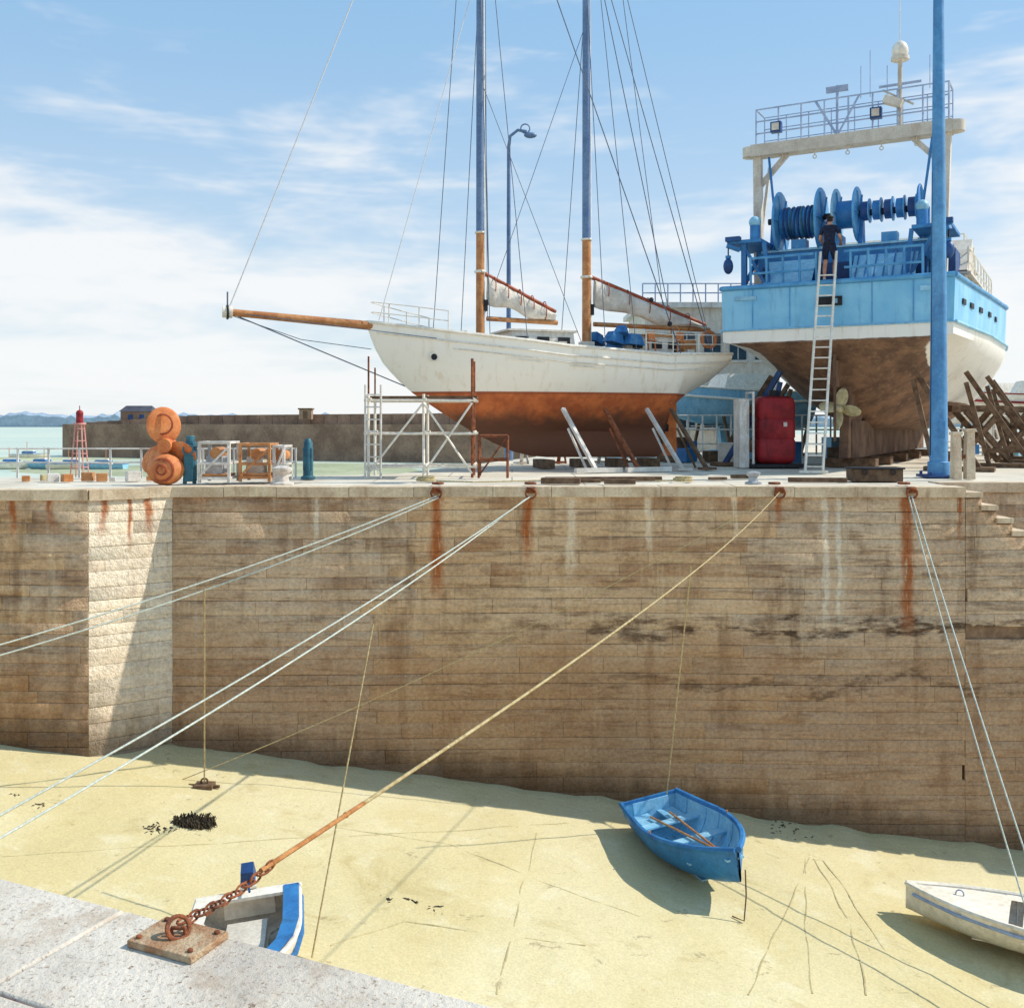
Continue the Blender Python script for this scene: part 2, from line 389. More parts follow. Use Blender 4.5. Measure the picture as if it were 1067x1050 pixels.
mb.obj('harbour_wall',[M['stone'],M['coping'],M['mortar'],M['stone_sunlit']])
# sand
def zs(x,y):
    xx=max(-14,min(16,x))
    return -5.95-.125*xx+.06*mn.noise(Vector((x*.5,y*.5,0)))+.02*mn.noise(Vector((x*2,y*2,3)))+(.10*max(0,1-abs(y-20)/.5)*(1+mn.noise(Vector((x*1.5,0,7)))) )
mb=MB(); xs=[-60,-40,-30,-24]+[-20+i*.25 for i in range(161)]+[24,30,40,60]; ys=[-8,-4,0,2,4,6]+[7+i*.22 for i in range(63)]
mb.loft([[(x,y,zs(x,y)) for x in xs] for y in ys],0); mb.obj('sand',[M['sand']],ang=180)
def on(px,py,up=0.0):
    # walk a sight line down to the sand surface
    t=5.0
    while t<60:
        p=P(px,py,t)
        if p.z<=zs(p.x,p.y): break
        t+=.01
    return Vector((p.x,p.y,zs(p.x,p.y)+up))
mb=MB(); mb.add([(-6000,23.9,-5.6),(6000,23.9,-5.6),(6000,9000,-5.6),(-6000,9000,-5.6)],[(0,1,2,3)],0); mb.obj('sea',[M['sea']])
mb=MB()
for (cx,cy,rx,ry) in ((-40,150,34,26),(-8,120,22,30),(-95,190,30,10)):
    rings=[]
    for k in range(7):
        t=k/6; rings.append([(cx+rx*t*(1+.12*math.sin(3*a*6.283/40+cx))*math.cos(a*6.283/40),cy+ry*t*math.sin(a*6.283/40),-5.75+.5*(1-t*t)) for a in range(41)])
    mb.loft(rings,0)
mb.obj('beach',[pm('weedy_beach',(186,188,152),(156,164,128),.1,.9,.2,2)],ang=180)
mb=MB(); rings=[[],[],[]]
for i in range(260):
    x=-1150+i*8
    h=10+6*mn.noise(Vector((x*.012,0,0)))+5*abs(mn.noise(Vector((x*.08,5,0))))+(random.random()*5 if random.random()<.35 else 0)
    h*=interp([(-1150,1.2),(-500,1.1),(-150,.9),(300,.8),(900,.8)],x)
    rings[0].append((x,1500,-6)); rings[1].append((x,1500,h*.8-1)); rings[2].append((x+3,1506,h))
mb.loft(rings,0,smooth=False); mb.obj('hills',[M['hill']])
# jetty
mb=MB()
jp=[(-90,205),(-8,172),(4,172),(4,182),(-6,182),(-88,215)]
mb.prism(jp,-6.5,.9,0,0)
J0=Vector((-84,207.5,0));J1=Vector((-8,176,0))
for i in range(30):
    p=Vector((-86,208,0)).lerp(Vector((-8,176.6,0)),i/30); q=Vector((-86,208,0)).lerp(Vector((-8,176.6,0)),(i+.97)/30)
    h=.4+1.2*min(1,i/9)+.35*(i/30)
    mb.beam((p.x,p.y,.9+h/2),(q.x,q.y,.9+h/2),1.2,h,0)
for i in range(26):
    p=J0.lerp(J1,i/25); mb.box((p.x,p.y-1.2,-2.8),(.7,.9,6.6),0)
mb.obj('stone_jetty',[M['jetty']])
mb=MB(); p=Vector((-75.0,206,0)); mb.box((p.x,p.y,2.1),(6,4,2.6),0)
mb.add([(p.x-3.3,p.y-2.3,3.4),(p.x+3.3,p.y-2.3,3.4),(p.x+3.3,p.y+2.3,3.4),(p.x-3.3,p.y+2.3,3.4),(p.x-2.6,p.y,4.6),(p.x+2.6,p.y,4.6)],[(0,1,5,4),(2,3,4,5),(0,4,3),(1,2,5),(3,2,1,0)],1)
mb.box((p.x-1,p.y-2.05,1.9),(.9,.1,1.8),2); mb.box((p.x+1.2,p.y-2.05,2.4),(.9,.1,.8),2)
mb.obj('stone_hut',[M['jetty'],pm('slate_roof',(84,84,94),(64,64,74),.5,.8,.2,4),M['dblue']])
mb=MB(); p=P(319,440,186); mb.box((p.x,p.y,2.7),(2.2,1.8,1.8),0); mb.box((p.x,p.y,3.7),(2.6,2.2,.25),1); mb.box((p.x,p.y-.92,2.6),(.8,.06,1.4),1)
mb.obj('jetty_shelter',[M['jetty'],M['timber']])
mb=MB(); b0=P(83,470,120); zb=-5.6
for dx in(-.8,.8):
    for dy in(-.8,.8): mb.tube([(b0.x+dx,b0.y+dy,zb),(b0.x+dx*.45,b0.y+dy*.45,1.0)],.08,0,6)
for z in(-4,-2.4,-.9,.5):
    k=.8-.35*((z-zb)/6.8)
    mb.torus((b0.x,b0.y,z),k*1.3,.05,(0,0,1),0,8)
mb.cyl((b0.x,b0.y,1.0),(b0.x,b0.y,1.2),.7,0); mb.cyl((b0.x,b0.y,1.2),(b0.x,b0.y,2.2),.4,1); mb.sph((b0.x,b0.y,2.3),.42,1); mb.cyl((b0.x,b0.y,2.6),(b0.x,b0.y,3.2),.05,1)
mb.obj('harbour_beacon',[pm('beacon_pink',(222,160,150),(204,124,114),2,.6,.05),M['red']])
# ---------------------------------------------------------------- small boats
def dinghy(name,L,B,Dp,mats,loc,head,tilt=(0,0),thw=(.22,.5,.74),oars=True,extra=None,sw=.80,gr=.032):
    """mats: hull, interior, gunwale, thwart"""
    mb=MB(); N=16; K=9
    def b(s): return B/2*(sw+(1-sw)*min(1,s/.4))*(1-max(0,(s-.4)/.6)**2.3)+.035
    def kz(s): return .26*Dp/.5*s**4
    def sh(s): return Dp*(1+.08*(1-s)**2+.28*s**2.2)
    outer=[];inner=[]
    for i in range(N+1):
        s=i/N; bb=b(s); k0=kz(s); s0=sh(s); ro=[];ri=[]
        for j in range(-K,K+1):
            a=abs(j)/K; sg=1 if j>=0 else -1
            y=bb*math.sin(a*math.pi/2)**.75; z=k0+(s0-k0)*(1-math.cos(a*math.pi/2))**(.85)
            ro.append((L*s,sg*y,z))
            bi=max(.01,bb-.035); y2=bi*math.sin(a*math.pi/2)**.75; z2=k0+.05+(s0-k0-.05)*(1-math.cos(a*math.pi/2))**(.85)
            ri.append((min(L*s+.03,L*.985) if i==0 else min(L*s,L*.985),sg*y2,max(z2,.09)))
        outer.append(ro); inner.append(ri)
    mb.loft(outer,0); mb.loft([r[::-1] for r in inner],1)
    mb.add(outer[0],[tuple(range(2*K+1))],0); mb.add(inner[0],[tuple(range(2*K,-1,-1))],1)
    for sd in (0,-1):
        pts=[Vector(r[sd])+Vector((0,0,.008)) for r in outer]
        mb.tube(pts,gr,2,6)
    mb.beam(Vector(outer[0][0])+Vector((0.01,0.02,.005)),Vector(outer[0][-1])+Vector((0.01,-.02,.005)),.06,.05,2)
    mb.box((.04,0,sh(0)*.72),(.05,B*.5,sh(0)*.5),3)
    for t in thw:
        mb.box((L*t,0,Dp*.72),(.2,b(t)*2-.12,.03),3)
    for k in range(4): mb.box((L*.45,(k-1.5)*B*.1,.12),(L*.6,B*.085,.02),3)
    for t in (.12,.3,.42,.6,.85):
        for sg in(-1,1):
            bi=b(t)-.045; pts=[(L*t,sg*bi*math.sin(a*math.pi/2)**.75,kz(t)+.07+(sh(t)-kz(t)-.08)*(1-math.cos(a*math.pi/2))**.85) for a in (.2,.4,.6,.8,.97)]
            mb.tube(pts,.014,1,5)
    mb.beam((.1,0,.0),(L*.85,0,.02+kz(.85)),.04,.07,0)
    if oars:
        for (y,dy) in ((-.18,.25),(.2,-.1)):
            z=Dp*.78
            mb.tube([(L*.12,y,z),(L*.72,y+dy,z+.02)],.02,4,6); mb.box((L*.76,y+dy*1.06,z+.02),(.36,.11,.015),4)
        for sg in(-1,1): mb.cyl((L*.5,sg*(b(.5)),sh(.5)),(L*.5,sg*b(.5),sh(.5)+.09),.015,4)
    if extra: extra(mb,b,sh)
    R=Matrix.Rotation(math.radians(head),4,'Z')@Matrix.Rotation(math.radians(tilt[0]),4,'X')@Matrix.Rotation(math.radians(tilt[1]),4,'Y')
    mb.M=None
    for i,p in enumerate(mb.v): mb.v[i]=p-Vector((L/2,0,0))
    ob=mb.obj(name,mats); ob.matrix_world=Matrix.Translation(loc)@R
    return ob
def sternseat(mb,b,sh):
    L=3.2
    for sg in(-1,1): mb.box((L*.1,sg*.26,.44),(.55,.32,.03),3)
    mb.box((L*.92,0,.66),(.36,.3,.03),3)
c=Vector((3.10,17.35,0)); c.z=zs(c.x,c.y)+.07
dinghy('rowing_dinghy',3.2,1.42,.64,[M['blue'],M['lblue'],M['blue'],M['lblue'],M['wood']],c,-72,tilt=(7,-3),gr=.05,sw=.74,extra=sternseat)
def deckpan(mb,b,sh):
    L=4.0
    rg=[[(L*s,-(b(s)-.03),sh(s)-.02),(L*s,0,sh(s)+.03),(L*s,(b(s)-.03),sh(s)-.02)] for s in (.62,.7,.78,.86,.94,.985)]
    mb.loft(rg,3)
    for sg in(-1,1):
        mb.loft([[(L*s,sg*(b(s)-.02),sh(s)-.01),(L*s,sg*(b(s)-.26),sh(s)-.03)] for s in(.04,.2,.35,.5,.64)],3,smooth=False)
    mb.box((L*.3,0,.34),(.9,.6,.1),1); mb.torus((L*.8,0,sh(.8)+.05),.06,.012,(0,1,0),5,10)
    mb.tube([(L*s,-(b(s)+.02),sh(s)-.1) for s in(0,.2,.4,.6,.8,.97)],.025,5,6); mb.tube([(L*s,(b(s)+.02),sh(s)-.1) for s in(0,.2,.4,.6,.8,.97)],.025,5,6)
c=Vector((8.12,15.6,0)); c.z=zs(c.x,c.y)+.1
dinghy('white_tender',4.0,1.95,.5,[M['white'],M['white2'],M['white'],M['white'],M['wood'],M['rail']],c,152,tilt=(8,0),oars=False,thw=(.1,.36,.55),extra=deckpan)
def outboard(mb,b,sh):
    R=Matrix.Rotation(.35,3,'Y')
    mb.box((-.06,0,.5),(.14,.16,.16),5); mb.box((-.1,0,.72),(.24,.2,.27),5,R,.8)
    mb.beam((-.1,0,.6),(-.36,0,.25),.07,.09,5); mb.sph((-.38,0,.2),(.12,.05,.05),5); mb.box((-.38,0,.12),(.09,.02,.15),5)
    mb.tube([(.0,0,.66),(.35,.05,.7)],.016,5,6); mb.box((-.1,0,.65),(.255,.21,.04),3,R)
    for sg,m in((-1,3),(1,6)): mb.loft([[(2.5*s,sg*(b(s)-.0),sh(s)+.05),(2.5*s,sg*(b(s)-.2),sh(s)+.052)] for s in(.02,.2,.4,.6,.8)],m,smooth=False)
    mb.box((.12,0,sh(0)+.02),(.22,b(0)*1.5,.04),3)
    mb.box((1.0,0,.3),(1.2,.5,.1),1)
    for sg in(-1,1): mb.tube([(2.5*s,sg*(b(s)+.01),sh(s)-.16) for s in(0,.2,.4,.6,.8,.97)],.035,6,6)
c=Vector((-3.2,12.25,0)); c.z=zs(c.x,c.y)+.06
dinghy('motor_dinghy',2.5,1.3,.5,[M['white'],M['cream'],M['white'],M['white'],M['wood'],M['dblue'],M['blue']],c,-80,tilt=(5,0),oars=False,thw=(.6,),extra=outboard,sw=.95,gr=.035)
for i,(px,py,Yd,h) in enumerate(((12,492,150,10),(44,488,150,165),(74,491,148,15),(108,493,146,175),(30,482,190,5),(420,452,260,5))):
    w=P(px,py,Yd); L=6.5
    def cab(mb,b,sh,L=L):
        mb.box((L*.5,0,1.35),(2.2,1.4,.9),3,None,.8); mb.cyl((L*.45,0,1.2),(L*.45,0,3.4),.05,4)
        mb.box((L*.5,0,1.45),(2.1,1.42,.3),2,None,.95)
    dinghy('moored_boat' if i==0 else 'moored_boat.%03d'%i,L,2.3,1.0,[M['white'] if i%2==0 else M['lblue'],M['white2'],M['blue'],M['white'],M['wood']],(w.x,w.y,-5.75),h,oars=False,extra=cab,thw=(.2,))
# ---------------------------------------------------------------- schooner
mb=MB(); LS=10.38
KZ=[(0,3.7),(.15,3.25),(.4,2.8),(.75,2.4),(1.2,2.02),(2.2,1.38),(3.2,.8),(4.2,.38),(4.8,.3),(8.3,.26),(8.45,.3),(8.62,1.5),(9.2,2.0),(10.0,2.42),(10.38,2.72)]
BB=[(0,.04),(.5,.36),(1,.64),(2.2,1.15),(4,1.55),(5.5,1.62),(7.5,1.48),(9,1.2),(10,.92),(10.38,.78)]
SH=[(0,3.84),(2,3.56),(5,3.24),(8,3.1),(10.38,3.2)]
sx=[0,.08,.2,.4,.6,.85,1.2,1.6,2.0,2.5,3,3.5,4,4.5,5,5.6,6.2,6.8,7.4,8,8.3,8.45,8.62,8.9,9.2,9.6,10,10.38]
K=16
def ssec(x):
    k0=interp(KZ,x);b=interp(BB,x);s0=interp(SH,x); zb=max(k0,1.0) ; pts=[]
    for j in range(K+1):
        z=k0+(s0-k0)*j/K
        if z<zb: y=.1
        else:
            u=(z-zb)/(s0-zb); y=.03+(b-.03)*math.sin(min(1,u*1.12)*math.pi/2)**.8
            if k0<1.0: y=max(y,.1)
        pts.append((x,y,z))
    pts[0]=(x,.0,k0)
    return [(p[0],-p[1],p[2]) for p in pts[::-1]]+pts[1:]
rings=[ssec(x) for x in sx]
mb.loft(rings,0)
mb.add(rings[-1],[tuple(range(len(rings[-1])))],0)
dk=[[(x,-(interp(BB,x)-.02),interp(SH,x)-.22),(x,(interp(BB,x)-.02),interp(SH,x)-.22)] for x in sx[1:]]
mb.loft(dk,2,smooth=False)
for sg in(-1,1):
    mb.tube([(x,sg*interp(BB,x),interp(SH,x)+.01) for x in sx],.05,1,6)
    mb.tube([(x,sg*(interp(BB,x)+.012),interp(SH,x)-.24) for x in sx[2:]],.028,1,6)
    mb.tube([(x,sg*(interp(BB,x)+.0),interp(SH,x)-.42) for x in sx[8:-2]],.02,1,6)
    for x in (.5,1.2,1.9,7.3,8.2,9.1,10.1):
        y=sg*(interp(BB,x)-.06); mb.cyl((x,y,interp(SH,x)),(x,y,interp(SH,x)+.55),.018,1,seg=6)
    for hh in(.28,.54):
        mb.tube([(x,sg*(interp(BB,x)-.06),interp(SH,x)+hh) for x in (.1,.5,1.2,1.9)],.013,1,5)
        mb.tube([(x,sg*(interp(BB,x)-.06),interp(SH,x)+hh) for x in (7.3,8.2,9.1,10.1)],.013,1,5)
    mb.cyl((1.55,sg*(interp(BB,1.55)-.13),2.93),(1.55,sg*(interp(BB,1.55)-.02),2.93),.09,3)
    mb.torus((1.55,sg*(interp(BB,1.55)-.03),2.93),.1,.02,(0,1,0),1)
    for (x,w) in ((3.4,.9),(5.0,1.0)):
        mb.beam((x,sg*(interp(BB,x)+.02),interp(SH,x)-.5),(x+w,sg*(interp(BB,x+w)+.02),interp(SH,x+w)-.5),.02,.03,1)
mb.box((4.6,0,3.38),(1.9,1.5,.62),1,None,.93); mb.box((4.6,0,3.71),(2.0,1.5,.05),1)
for sg in(-1,1):
    for x in (4.0,4.6,5.2): mb.box((x,sg*.735,3.45),(.34,.03,.18),3)
mb.box((7.9,0,3.3),(1.7,1.5,.7),1,None,.92); mb.box((7.9,0,3.67),(1.8,1.5,.05),4)
for sg in(-1,1):
    for x in (7.4,8.0,8.5): mb.box((x,sg*.735,3.4),(.3,.03,.18),3)
mb.box((2.3,0,3.5),(.6,.6,.35),4); mb.cyl((1.2,-.25,3.6),(1.2,.25,3.6),.14,4); mb.box((1.2,0,3.5),(.3,.2,.4),3)
mb.box((9.2,0,3.35),(.5,.7,.5),4); mb.torus((9.0,0,3.75),.28,.02,(1,0,.2),4)
for (x,y,a) in((6.7,-.7,.3),(6.95,-.2,-.2),(6.6,.3,.5),(7.2,-.9,.1),(7.0,-.6,.9)):
    mb.box((x,y,3.5+a*.25),(.5,.4,.3),5,Matrix.Rotation(a,3,'Z')@Matrix.Rotation(a*.6,3,'Y'),.6)
for x in(7.6,8.5): 
    for dx in(0,.22): mb.beam((x+dx,-1.0,3.2),(x+dx*.8,-.95,3.75),.03,.03,6)
    mb.beam((x,-1.0,3.5),(x+.22,-1.0,3.5),.2,.03,6); mb.box((x+.11,-.95,3.65),(.2,.02,.2),6)
mb.torus((9.6,-.8,3.6),.22,.05,(0,1,0),6)
for i in range(14):
    x=3+random.random()*6.5; mb.box((x,random.uniform(-1,-.6),interp(SH,x)-.02),(random.uniform(.12,.35),.2,random.uniform(.15,.4)),random.choice([1,4,5,6,1,3]))
tip=Vector((-3.5,0,3.98))
mb.tube([(1.2,0,3.68),(.0,0,3.76),tip],[.12,.12,.09],4,10)
mb.cyl(tip+Vector((.12,0,0)),tip+Vector((-.12,0,.01)),.15,1); mb.torus(tip,.16,.03,(1,0,0),3); mb.cyl(tip+Vector((0,0,.1)),tip+Vector((0,0,.5)),.02,7)
mb.tube([tip,(1.0,0,2.2)],.016,7,5); mb.tube([tip+Vector((0,0,-.05)),(-1.7,0,3.35),(.1,0,3.15)],.01,7,5)
mb.tube([tip,(1.6,-.93,3.4)],.01,7,5)
for (x,zt,r) in ((3.056,21.3,.105),(6.18,19.0,.12)):
    mb.tube([(x,0,3.0),(x,0,6.35)],[r*1.05,r],4,12); mb.tube([(x,0,6.35),(x,0,13),(x,0,zt)],[r,r*.92,r*.6],8,12)
    mb.torus((x,0,6.35),r*1.1,.03,(0,0,1),1); mb.torus((x,0,5.3),r*1.15,.04,(0,0,1),1)
    mb.tube([(x+.12,-.03,3.4),(x+.11,-.03,9),(x+.07,-.02,zt-.5)],.02,1,6)
    mb.box((x,0,3.25),(.34,.34,.5),1)
    mb.beam((x,-.9,13.5),(x,.9,13.5),.08,.05,8)
    mb.box((x+.14,0,4.4),(.12,.16,.3),3)
def stow(x0,z0,x1,z1,xb1,zb):
    mb.tube([(x0,0,z0),(x1,0,z1)],.06,9,8)
    mb.tube([(x0+.05,0,zb+.0),(xb1,0,zb-.05)],.065,4,8)
    rg=[]; n=22
    for i in range(n+1):
        t=i/n; x=x0+.08+(x1-x0-.1)*t; zt=z0+(z1-z0)*t-.04
        zl=max(zb+.02,zt-(.75-.42*t)-.06*math.sin(11*t+1)); zl=min(zl,zt-.12); ring=[]
        for k in range(14):
            a=2*math.pi*k/14; rr=.12+.035*math.sin(4*a+t*23)+.02*math.sin(31*t)
            ring.append((x+.02*math.sin(3*a),rr*math.cos(a),(zt+zl)/2+(zt-zl)/2*math.sin(a)))
        rg.append(ring)
    mb.loft(rg,10,closed=True,cap=True)
    for i in range(5):
        t=(i+.7)/5.6; x=x0+(x1-x0)*t; zt=z0+(z1-z0)*t; mb.torus((x,0,zt-.22+.1*t),.17,.013,(1,0,.0),9,sy=1.5)
stow(3.2,5.25,5.25,4.3,5.3,4.05)
stow(6.35,5.3,9.95,4.1,10.1,4.0)
def wire(a,b,r=.011,m=7): mb.tube([a,b],r,m,5)
FH=(3.056,0,21.1); MH=(6.18,0,18.8)
wire(tip,FH,.016,11); wire((1.75,0,3.6),(3.0,0,21.0)); wire((.3,0,3.9),(3.0,0,13.4),.012,11)
for sg in(-1,1):
    for dx,zt in((-.15,13.5),(.8,17)):
        x=3.056+dx; wire((x,sg*interp(BB,x),interp(SH,x)),(3.056,0,zt))
        x=6.18+dx; wire((x,sg*interp(BB,x),interp(SH,x)),(6.18,0,zt))
    wire((9.6,sg*.95,3.2),(6.18,0,15.5),.014)
wire((5.4,-1.5,3.3),(3.056,0,10.5),.009)
wire((10.2,0,3.3),(6.18,0,17.8),.012); wire((8.6,0,4.4),(6.9,0,16)); wire((3.3,.1,4),(3.2,.1,19),.009); wire((6.1,0,12.2),(3.2,0,4.2),.009)
wire((3.1,0,18.4),(8.4,-1.36,3.15),.015)
for p in ((8.1,-1.28,3.95),(7.6,-1.16,4.6)): mb.sph(p,.07,3,8,6)
mb.box((8.78,0,1.25),(.42,.09,1.9),12); mb.tube([(8.62,0,2.1),(8.95,0,3.2)],.05,12,8)
mb.tube([(8.66,0,1.2),(8.66,.0,1.0)],.09,3)
for x in(4.9,6.0,7.1,8.1): mb.box((x,0,.12),(.3,.9,.24),13)
hullmats=[M['schooner'],M['white'],M['timber'],M['black'],M['wood'],M['bluecanvas'],M['orange'],M['wire'],M['mast'],M['rustred'],M['canvas'],M['ropel'],pm('rudder_orange',(228,134,64),(200,104,50),3),M['timber']]
mb.obj('schooner',hullmats,loc=(-3.74,26.5,0),rot=(0,0,math.atan2(3.5,9.77)),ang=50)
T=Matrix.Translation((-3.74,26.5,0))@Matrix.Rotation(math.atan2(3.5,9.77),4,'Z')
mb=MB(); mb.M=T
for (x,m) in ((4.9,0),(6.1,1),(7.4,0),(8.2,2)):
    for sg in(-1,1):
        top=(x,sg*(interp(BB,x)*.86),1.62); ft=(x+.35,sg*(interp(BB,x)+1.15),.02)
        mb.beam(ft,top,.1,.08,m); mb.box((ft[0],ft[1],.04),(.4,.3,.06),m)
        mb.beam((ft[0],ft[1]-sg*.6,.03),(top[0],top[1]+sg*.35,1.1),.05,.05,m)
for x in (5.2,6.6): mb.beam((x-.6,-2.9,.06),(x+.7,-2.8,.06),.14,.12,0)
mb.obj('boat_shores',[M['white2'],M['rust'],M['timber']])
# ---------------------------------------------------------------- trawler
mb=MB()
TB=[(0,2.97),(2,3.12),(5,3.38),(10,3.5),(14,3.2),(17,2.2),(19,1.0),(20,.08)]
TS=[(0,4.9),(5,4.85),(10,5.0),(15,5.6),(20,6.6)]
TK=[(0,3.38),(.6,3.05),(1,2.75),(2,2.05),(3.5,1.35),(5,1.05),(14,.95),(17,1.3),(19,2.5),(20,5)]
TP=[(0,.08),(.3,.3),(1,.62),(2,.78),(4,.66),(8,.45),(14,.45),(18,.8),(20,1)]
tx=[0,.15,.4,.8,1.2,1.7,2.2,3,4,5,6.5,8,10,12,14,15.5,17,18,19,19.6,20]
def tsec(x):
    k0=interp(TK,x);b=interp(TB,x);s0=interp(TS,x);p=interp(TP,x); zr=max(3.46,k0+.05); 
    if x>17: zr=s0
    pts=[]
    for j in range(13):
        u=(j/12)**1.3; z=k0+(zr-k0)*u; pts.append((x,b*(u**p if u>0 else 0)*(.985),z))
    for j in range(1,5):
        z=zr+(s0-zr)*j/4; pts.append((x,b*(.985+.015*j/4),z))
    return [(q[0],-q[1],q[2]) for q in pts[::-1]]+pts[1:]
rings=[tsec(x) for x in tx]; mb.loft(rings,0)
mb.add(rings[0],[tuple(range(len(rings[0])-1,-1,-1))],0)
dk=[[(x,-(interp(TB,x)-.05),interp(TS,x)-.6),(x,interp(TB,x)-.05,interp(TS,x)-.6)] for x in tx[:-1]]
mb.loft(dk,1,smooth=False)
for sg in(-1,1):
    mb.tube([(x,sg*interp(TB,x),interp(TS,x)+.02) for x in tx],.07,10,8)
    mb.tube([(x,sg*(interp(TB,x)+.02),3.76) for x in tx[:14]],.04,3,8)
    for x in (1.0,2.1,3.4,4.8,6.4): mb.beam((x,sg*(interp(TB,x)+.005),4.35),(x+.4,sg*(interp(TB,x+.4)+.005),4.35),.03,.14,4)
mb.tube([(-.01,-2.97,4.92),(-.01,2.97,4.92)],.07,10,8)
mb.tube([(-.02,-2.95,3.76),(-.02,2.95,3.76)],.022,3,8)
for y in (-2.0,-1.0,1.1,2.1): mb.box((-.012,y,4.35),(.02,.02,1.06),10)
mb.box((-.03,.05,4.42),(.05,.62,.24),4); mb.box((-.05,-.1,4.42),(.04,.1,.12),3)
mb.box((-.02,-2.4,4.62),(.03,.5,.12),3); mb.box((-.02,2.3,4.62),(.03,.6,.1),3)
mb.box((9,0,.78),(14.2,.3,1.05),5); mb.add([(1.4,-.12,.28),(2.2,-.12,.28),(3.6,-.12,1.5),(2.2,-.12,2.1),(1.75,-.12,2.3),(1.4,.12,.28),(2.2,.12,.28),(3.6,.12,1.5),(2.2,.12,2.1),(1.75,.12,2.3)],[(0,1,2,3,4),(9,8,7,6,5),(0,4,9,5),(1,0,5,6),(2,1,6,7)],5)
mb.tube([(1.9,0,1.62),(.95,0,1.62)],[.14,.1],5,10); mb.sph((.92,0,1.62),(.18,.11,.11),6)
for k in range(4):
    a=math.radians(10+90*k); R=Matrix.Rotation(a,3,'X')
    q=R@Vector((0,0,.3)); mb.sph(Vector((.98,0,1.62))+q,(.04,.17,.27),6,14,8,R@Matrix.Rotation(.5,3,'Z'))
mb.box((.35,0,1.9),(.06,.06,2.3),5); mb.box((.55,0,2.55),(.5,.08,.7),5)
for sg in(-1,1):
    y=2.45*sg
    for xx in(.4,1.9):
        mb.beam((xx,y,4.4),(xx,y,6.25),.14,.14,2); mb.beam((xx,y-sg*.75,4.4),(xx,y-sg*.55,6.2),.1,.1,2)
    mb.box((1.15,y-sg*.05,6.22),(1.9,.95,.09),2)
    mb.beam((.4,y,5.0),(1.9,y,6.1),.08,.08,2); mb.beam((.4,y-sg*.6,5.0),(.4,y,6.1),.08,.08,2)
    mb.box((.2,y+sg*.25,6.3),(.2,.4,.12),7)
    mb.beam((.3,y+sg*.1,6.0),(.1,y+sg*.4,6.12),.1,.1,2)
    mb.tube([(.1,y+sg*.36,6.1),(.1,y+sg*.36,5.75)],.02,4,5); mb.sph((.1,y+sg*.36,5.55),(.14,.14,.22),7,12,8); mb.box((.1,y+sg*.36,5.8),(.12,.12,.08),2)
    mb.cyl((.4,y-sg*.3,6.25),(.4,y-sg*.3,6.7),.14,2); mb.sph((.4,y-sg*.3,6.75),.17,3,10,6)
    mb.beam((1.9,sg*2.45,4.4),(2.1,sg*2.55,9.0),.26,.22,8)
    mb.beam((1.95,sg*2.5,5.9),(3.2,sg*2.5,8.9),.08,.08,8)
    mb.beam((2.1,sg*2.5,8.1),(2.1,sg*1.7,8.95),.14,.14,8)
    mb.tube([(2.0,sg*2.2,8.9),(1.8,sg*1.9,6.4)],.035,2,6)
mb.box((2.1,0,9.12),(.5,5.4,.34),8); 
for sg in(-1,1): mb.cyl((2.1,sg*2.75,8.98),(2.1,sg*2.75,9.26),.25,8); mb.tube([(2.1,sg*2.55,8.95),(2.1,sg*2.55,8.7)],.05,8)
for y in (-1.8,-.9,0,.9,1.8): mb.tube([(2.0,y,8.96),(2.0,y,8.8)],.02,8,5); mb.torus((2.0,y,8.76),.05,.014,(1,0,0),8,10)
for y in [-2.6+i*.65 for i in range(9)]:
    mb.cyl((2.1,y,9.28),(2.1,y,10.35),.026,11,seg=6); mb.cyl((3.0,y,9.28),(3.0,y,10.35),.018,11,seg=6)
for z in(9.65,10.0,10.35):
    mb.tube([(2.1,-2.6,z),(2.1,2.6,z)],.022,11,6); mb.tube([(3.0,-2.6,z),(3.0,2.6,z)],.015,11,6)
for sg in(-1,1): mb.tube([(2.1,sg*2.6,10.35),(3,sg*2.6,10.35)],.025,11,6)
mb.box((2.6,0,9.2),(.9,5.3,.05),8)
mb.tube([(2.1,.3,9.3),(2.1,.9,10.35)],.04,11,6); mb.tube([(2.1,.3,9.3),(2.1,-.3,10.35)],.03,11,6); mb.cyl((2.1,.3,9.3),(2.1,.3,10.7),.04,11); mb.beam((2.1,0,10.6),(2.1,.6,10.6),.1,.16,11)
for y in(2.0,-.75): 
    mb.box((2.05,y,9.75),(.2,.3,.3),7); mb.box((1.93,y,9.75),(.05,.2,.2),8)
mb.box((2.05,-1.2,10.0),(.3,.5,.2),8,Matrix.Rotation(.4,3,'X'))
mb.cyl((2.2,-1.35,9.3),(2.2,-1.35,11.2),.06,8); mb.beam((2.2,-1.9,10.5),(2.2,-.8,10.5),.05,.06,11); mb.beam((2.2,-1.7,9.9),(2.2,-.9,10.4),.05,.05,8)
mb.cyl((2.2,-1.35,11.15),(2.2,-1.35,11.25),.24,8); mb.sph((2.2,-1.35,11.4),(.22,.22,.28),9); mb.cyl((2.2,-1.35,11.6),(2.2,-1.35,14.2),.012,8,seg=5)
for y,h in((-.3,11.2),(-.55,11.6),(-1.0,11.1),(-2.1,11.2)): mb.cyl((2.3,y,10.3),(2.3,y,h),.012,11,seg=5)
ax=6.95
def disc(x,y,z,r,m,w=.07):
    mb.cyl((x,y-w/2,z),(x,y+w/2,z),r,m,seg=28); mb.torus((x,y,z),r,.035,(0,1,0),m,24)
    for k in range(6):
        a=k*math.pi/3; mb.beam((x,y-w/2-.012,z),(x+math.cos(a)*r*.95,y-w/2-.012,z+math.sin(a)*r*.95),.05,.025,10)
mb.cyl((1.6,-2.1,ax),(1.6,2.1,ax),.09,4)
for y in(1.75,.62): disc(1.6,y,ax-.1,.88,10)
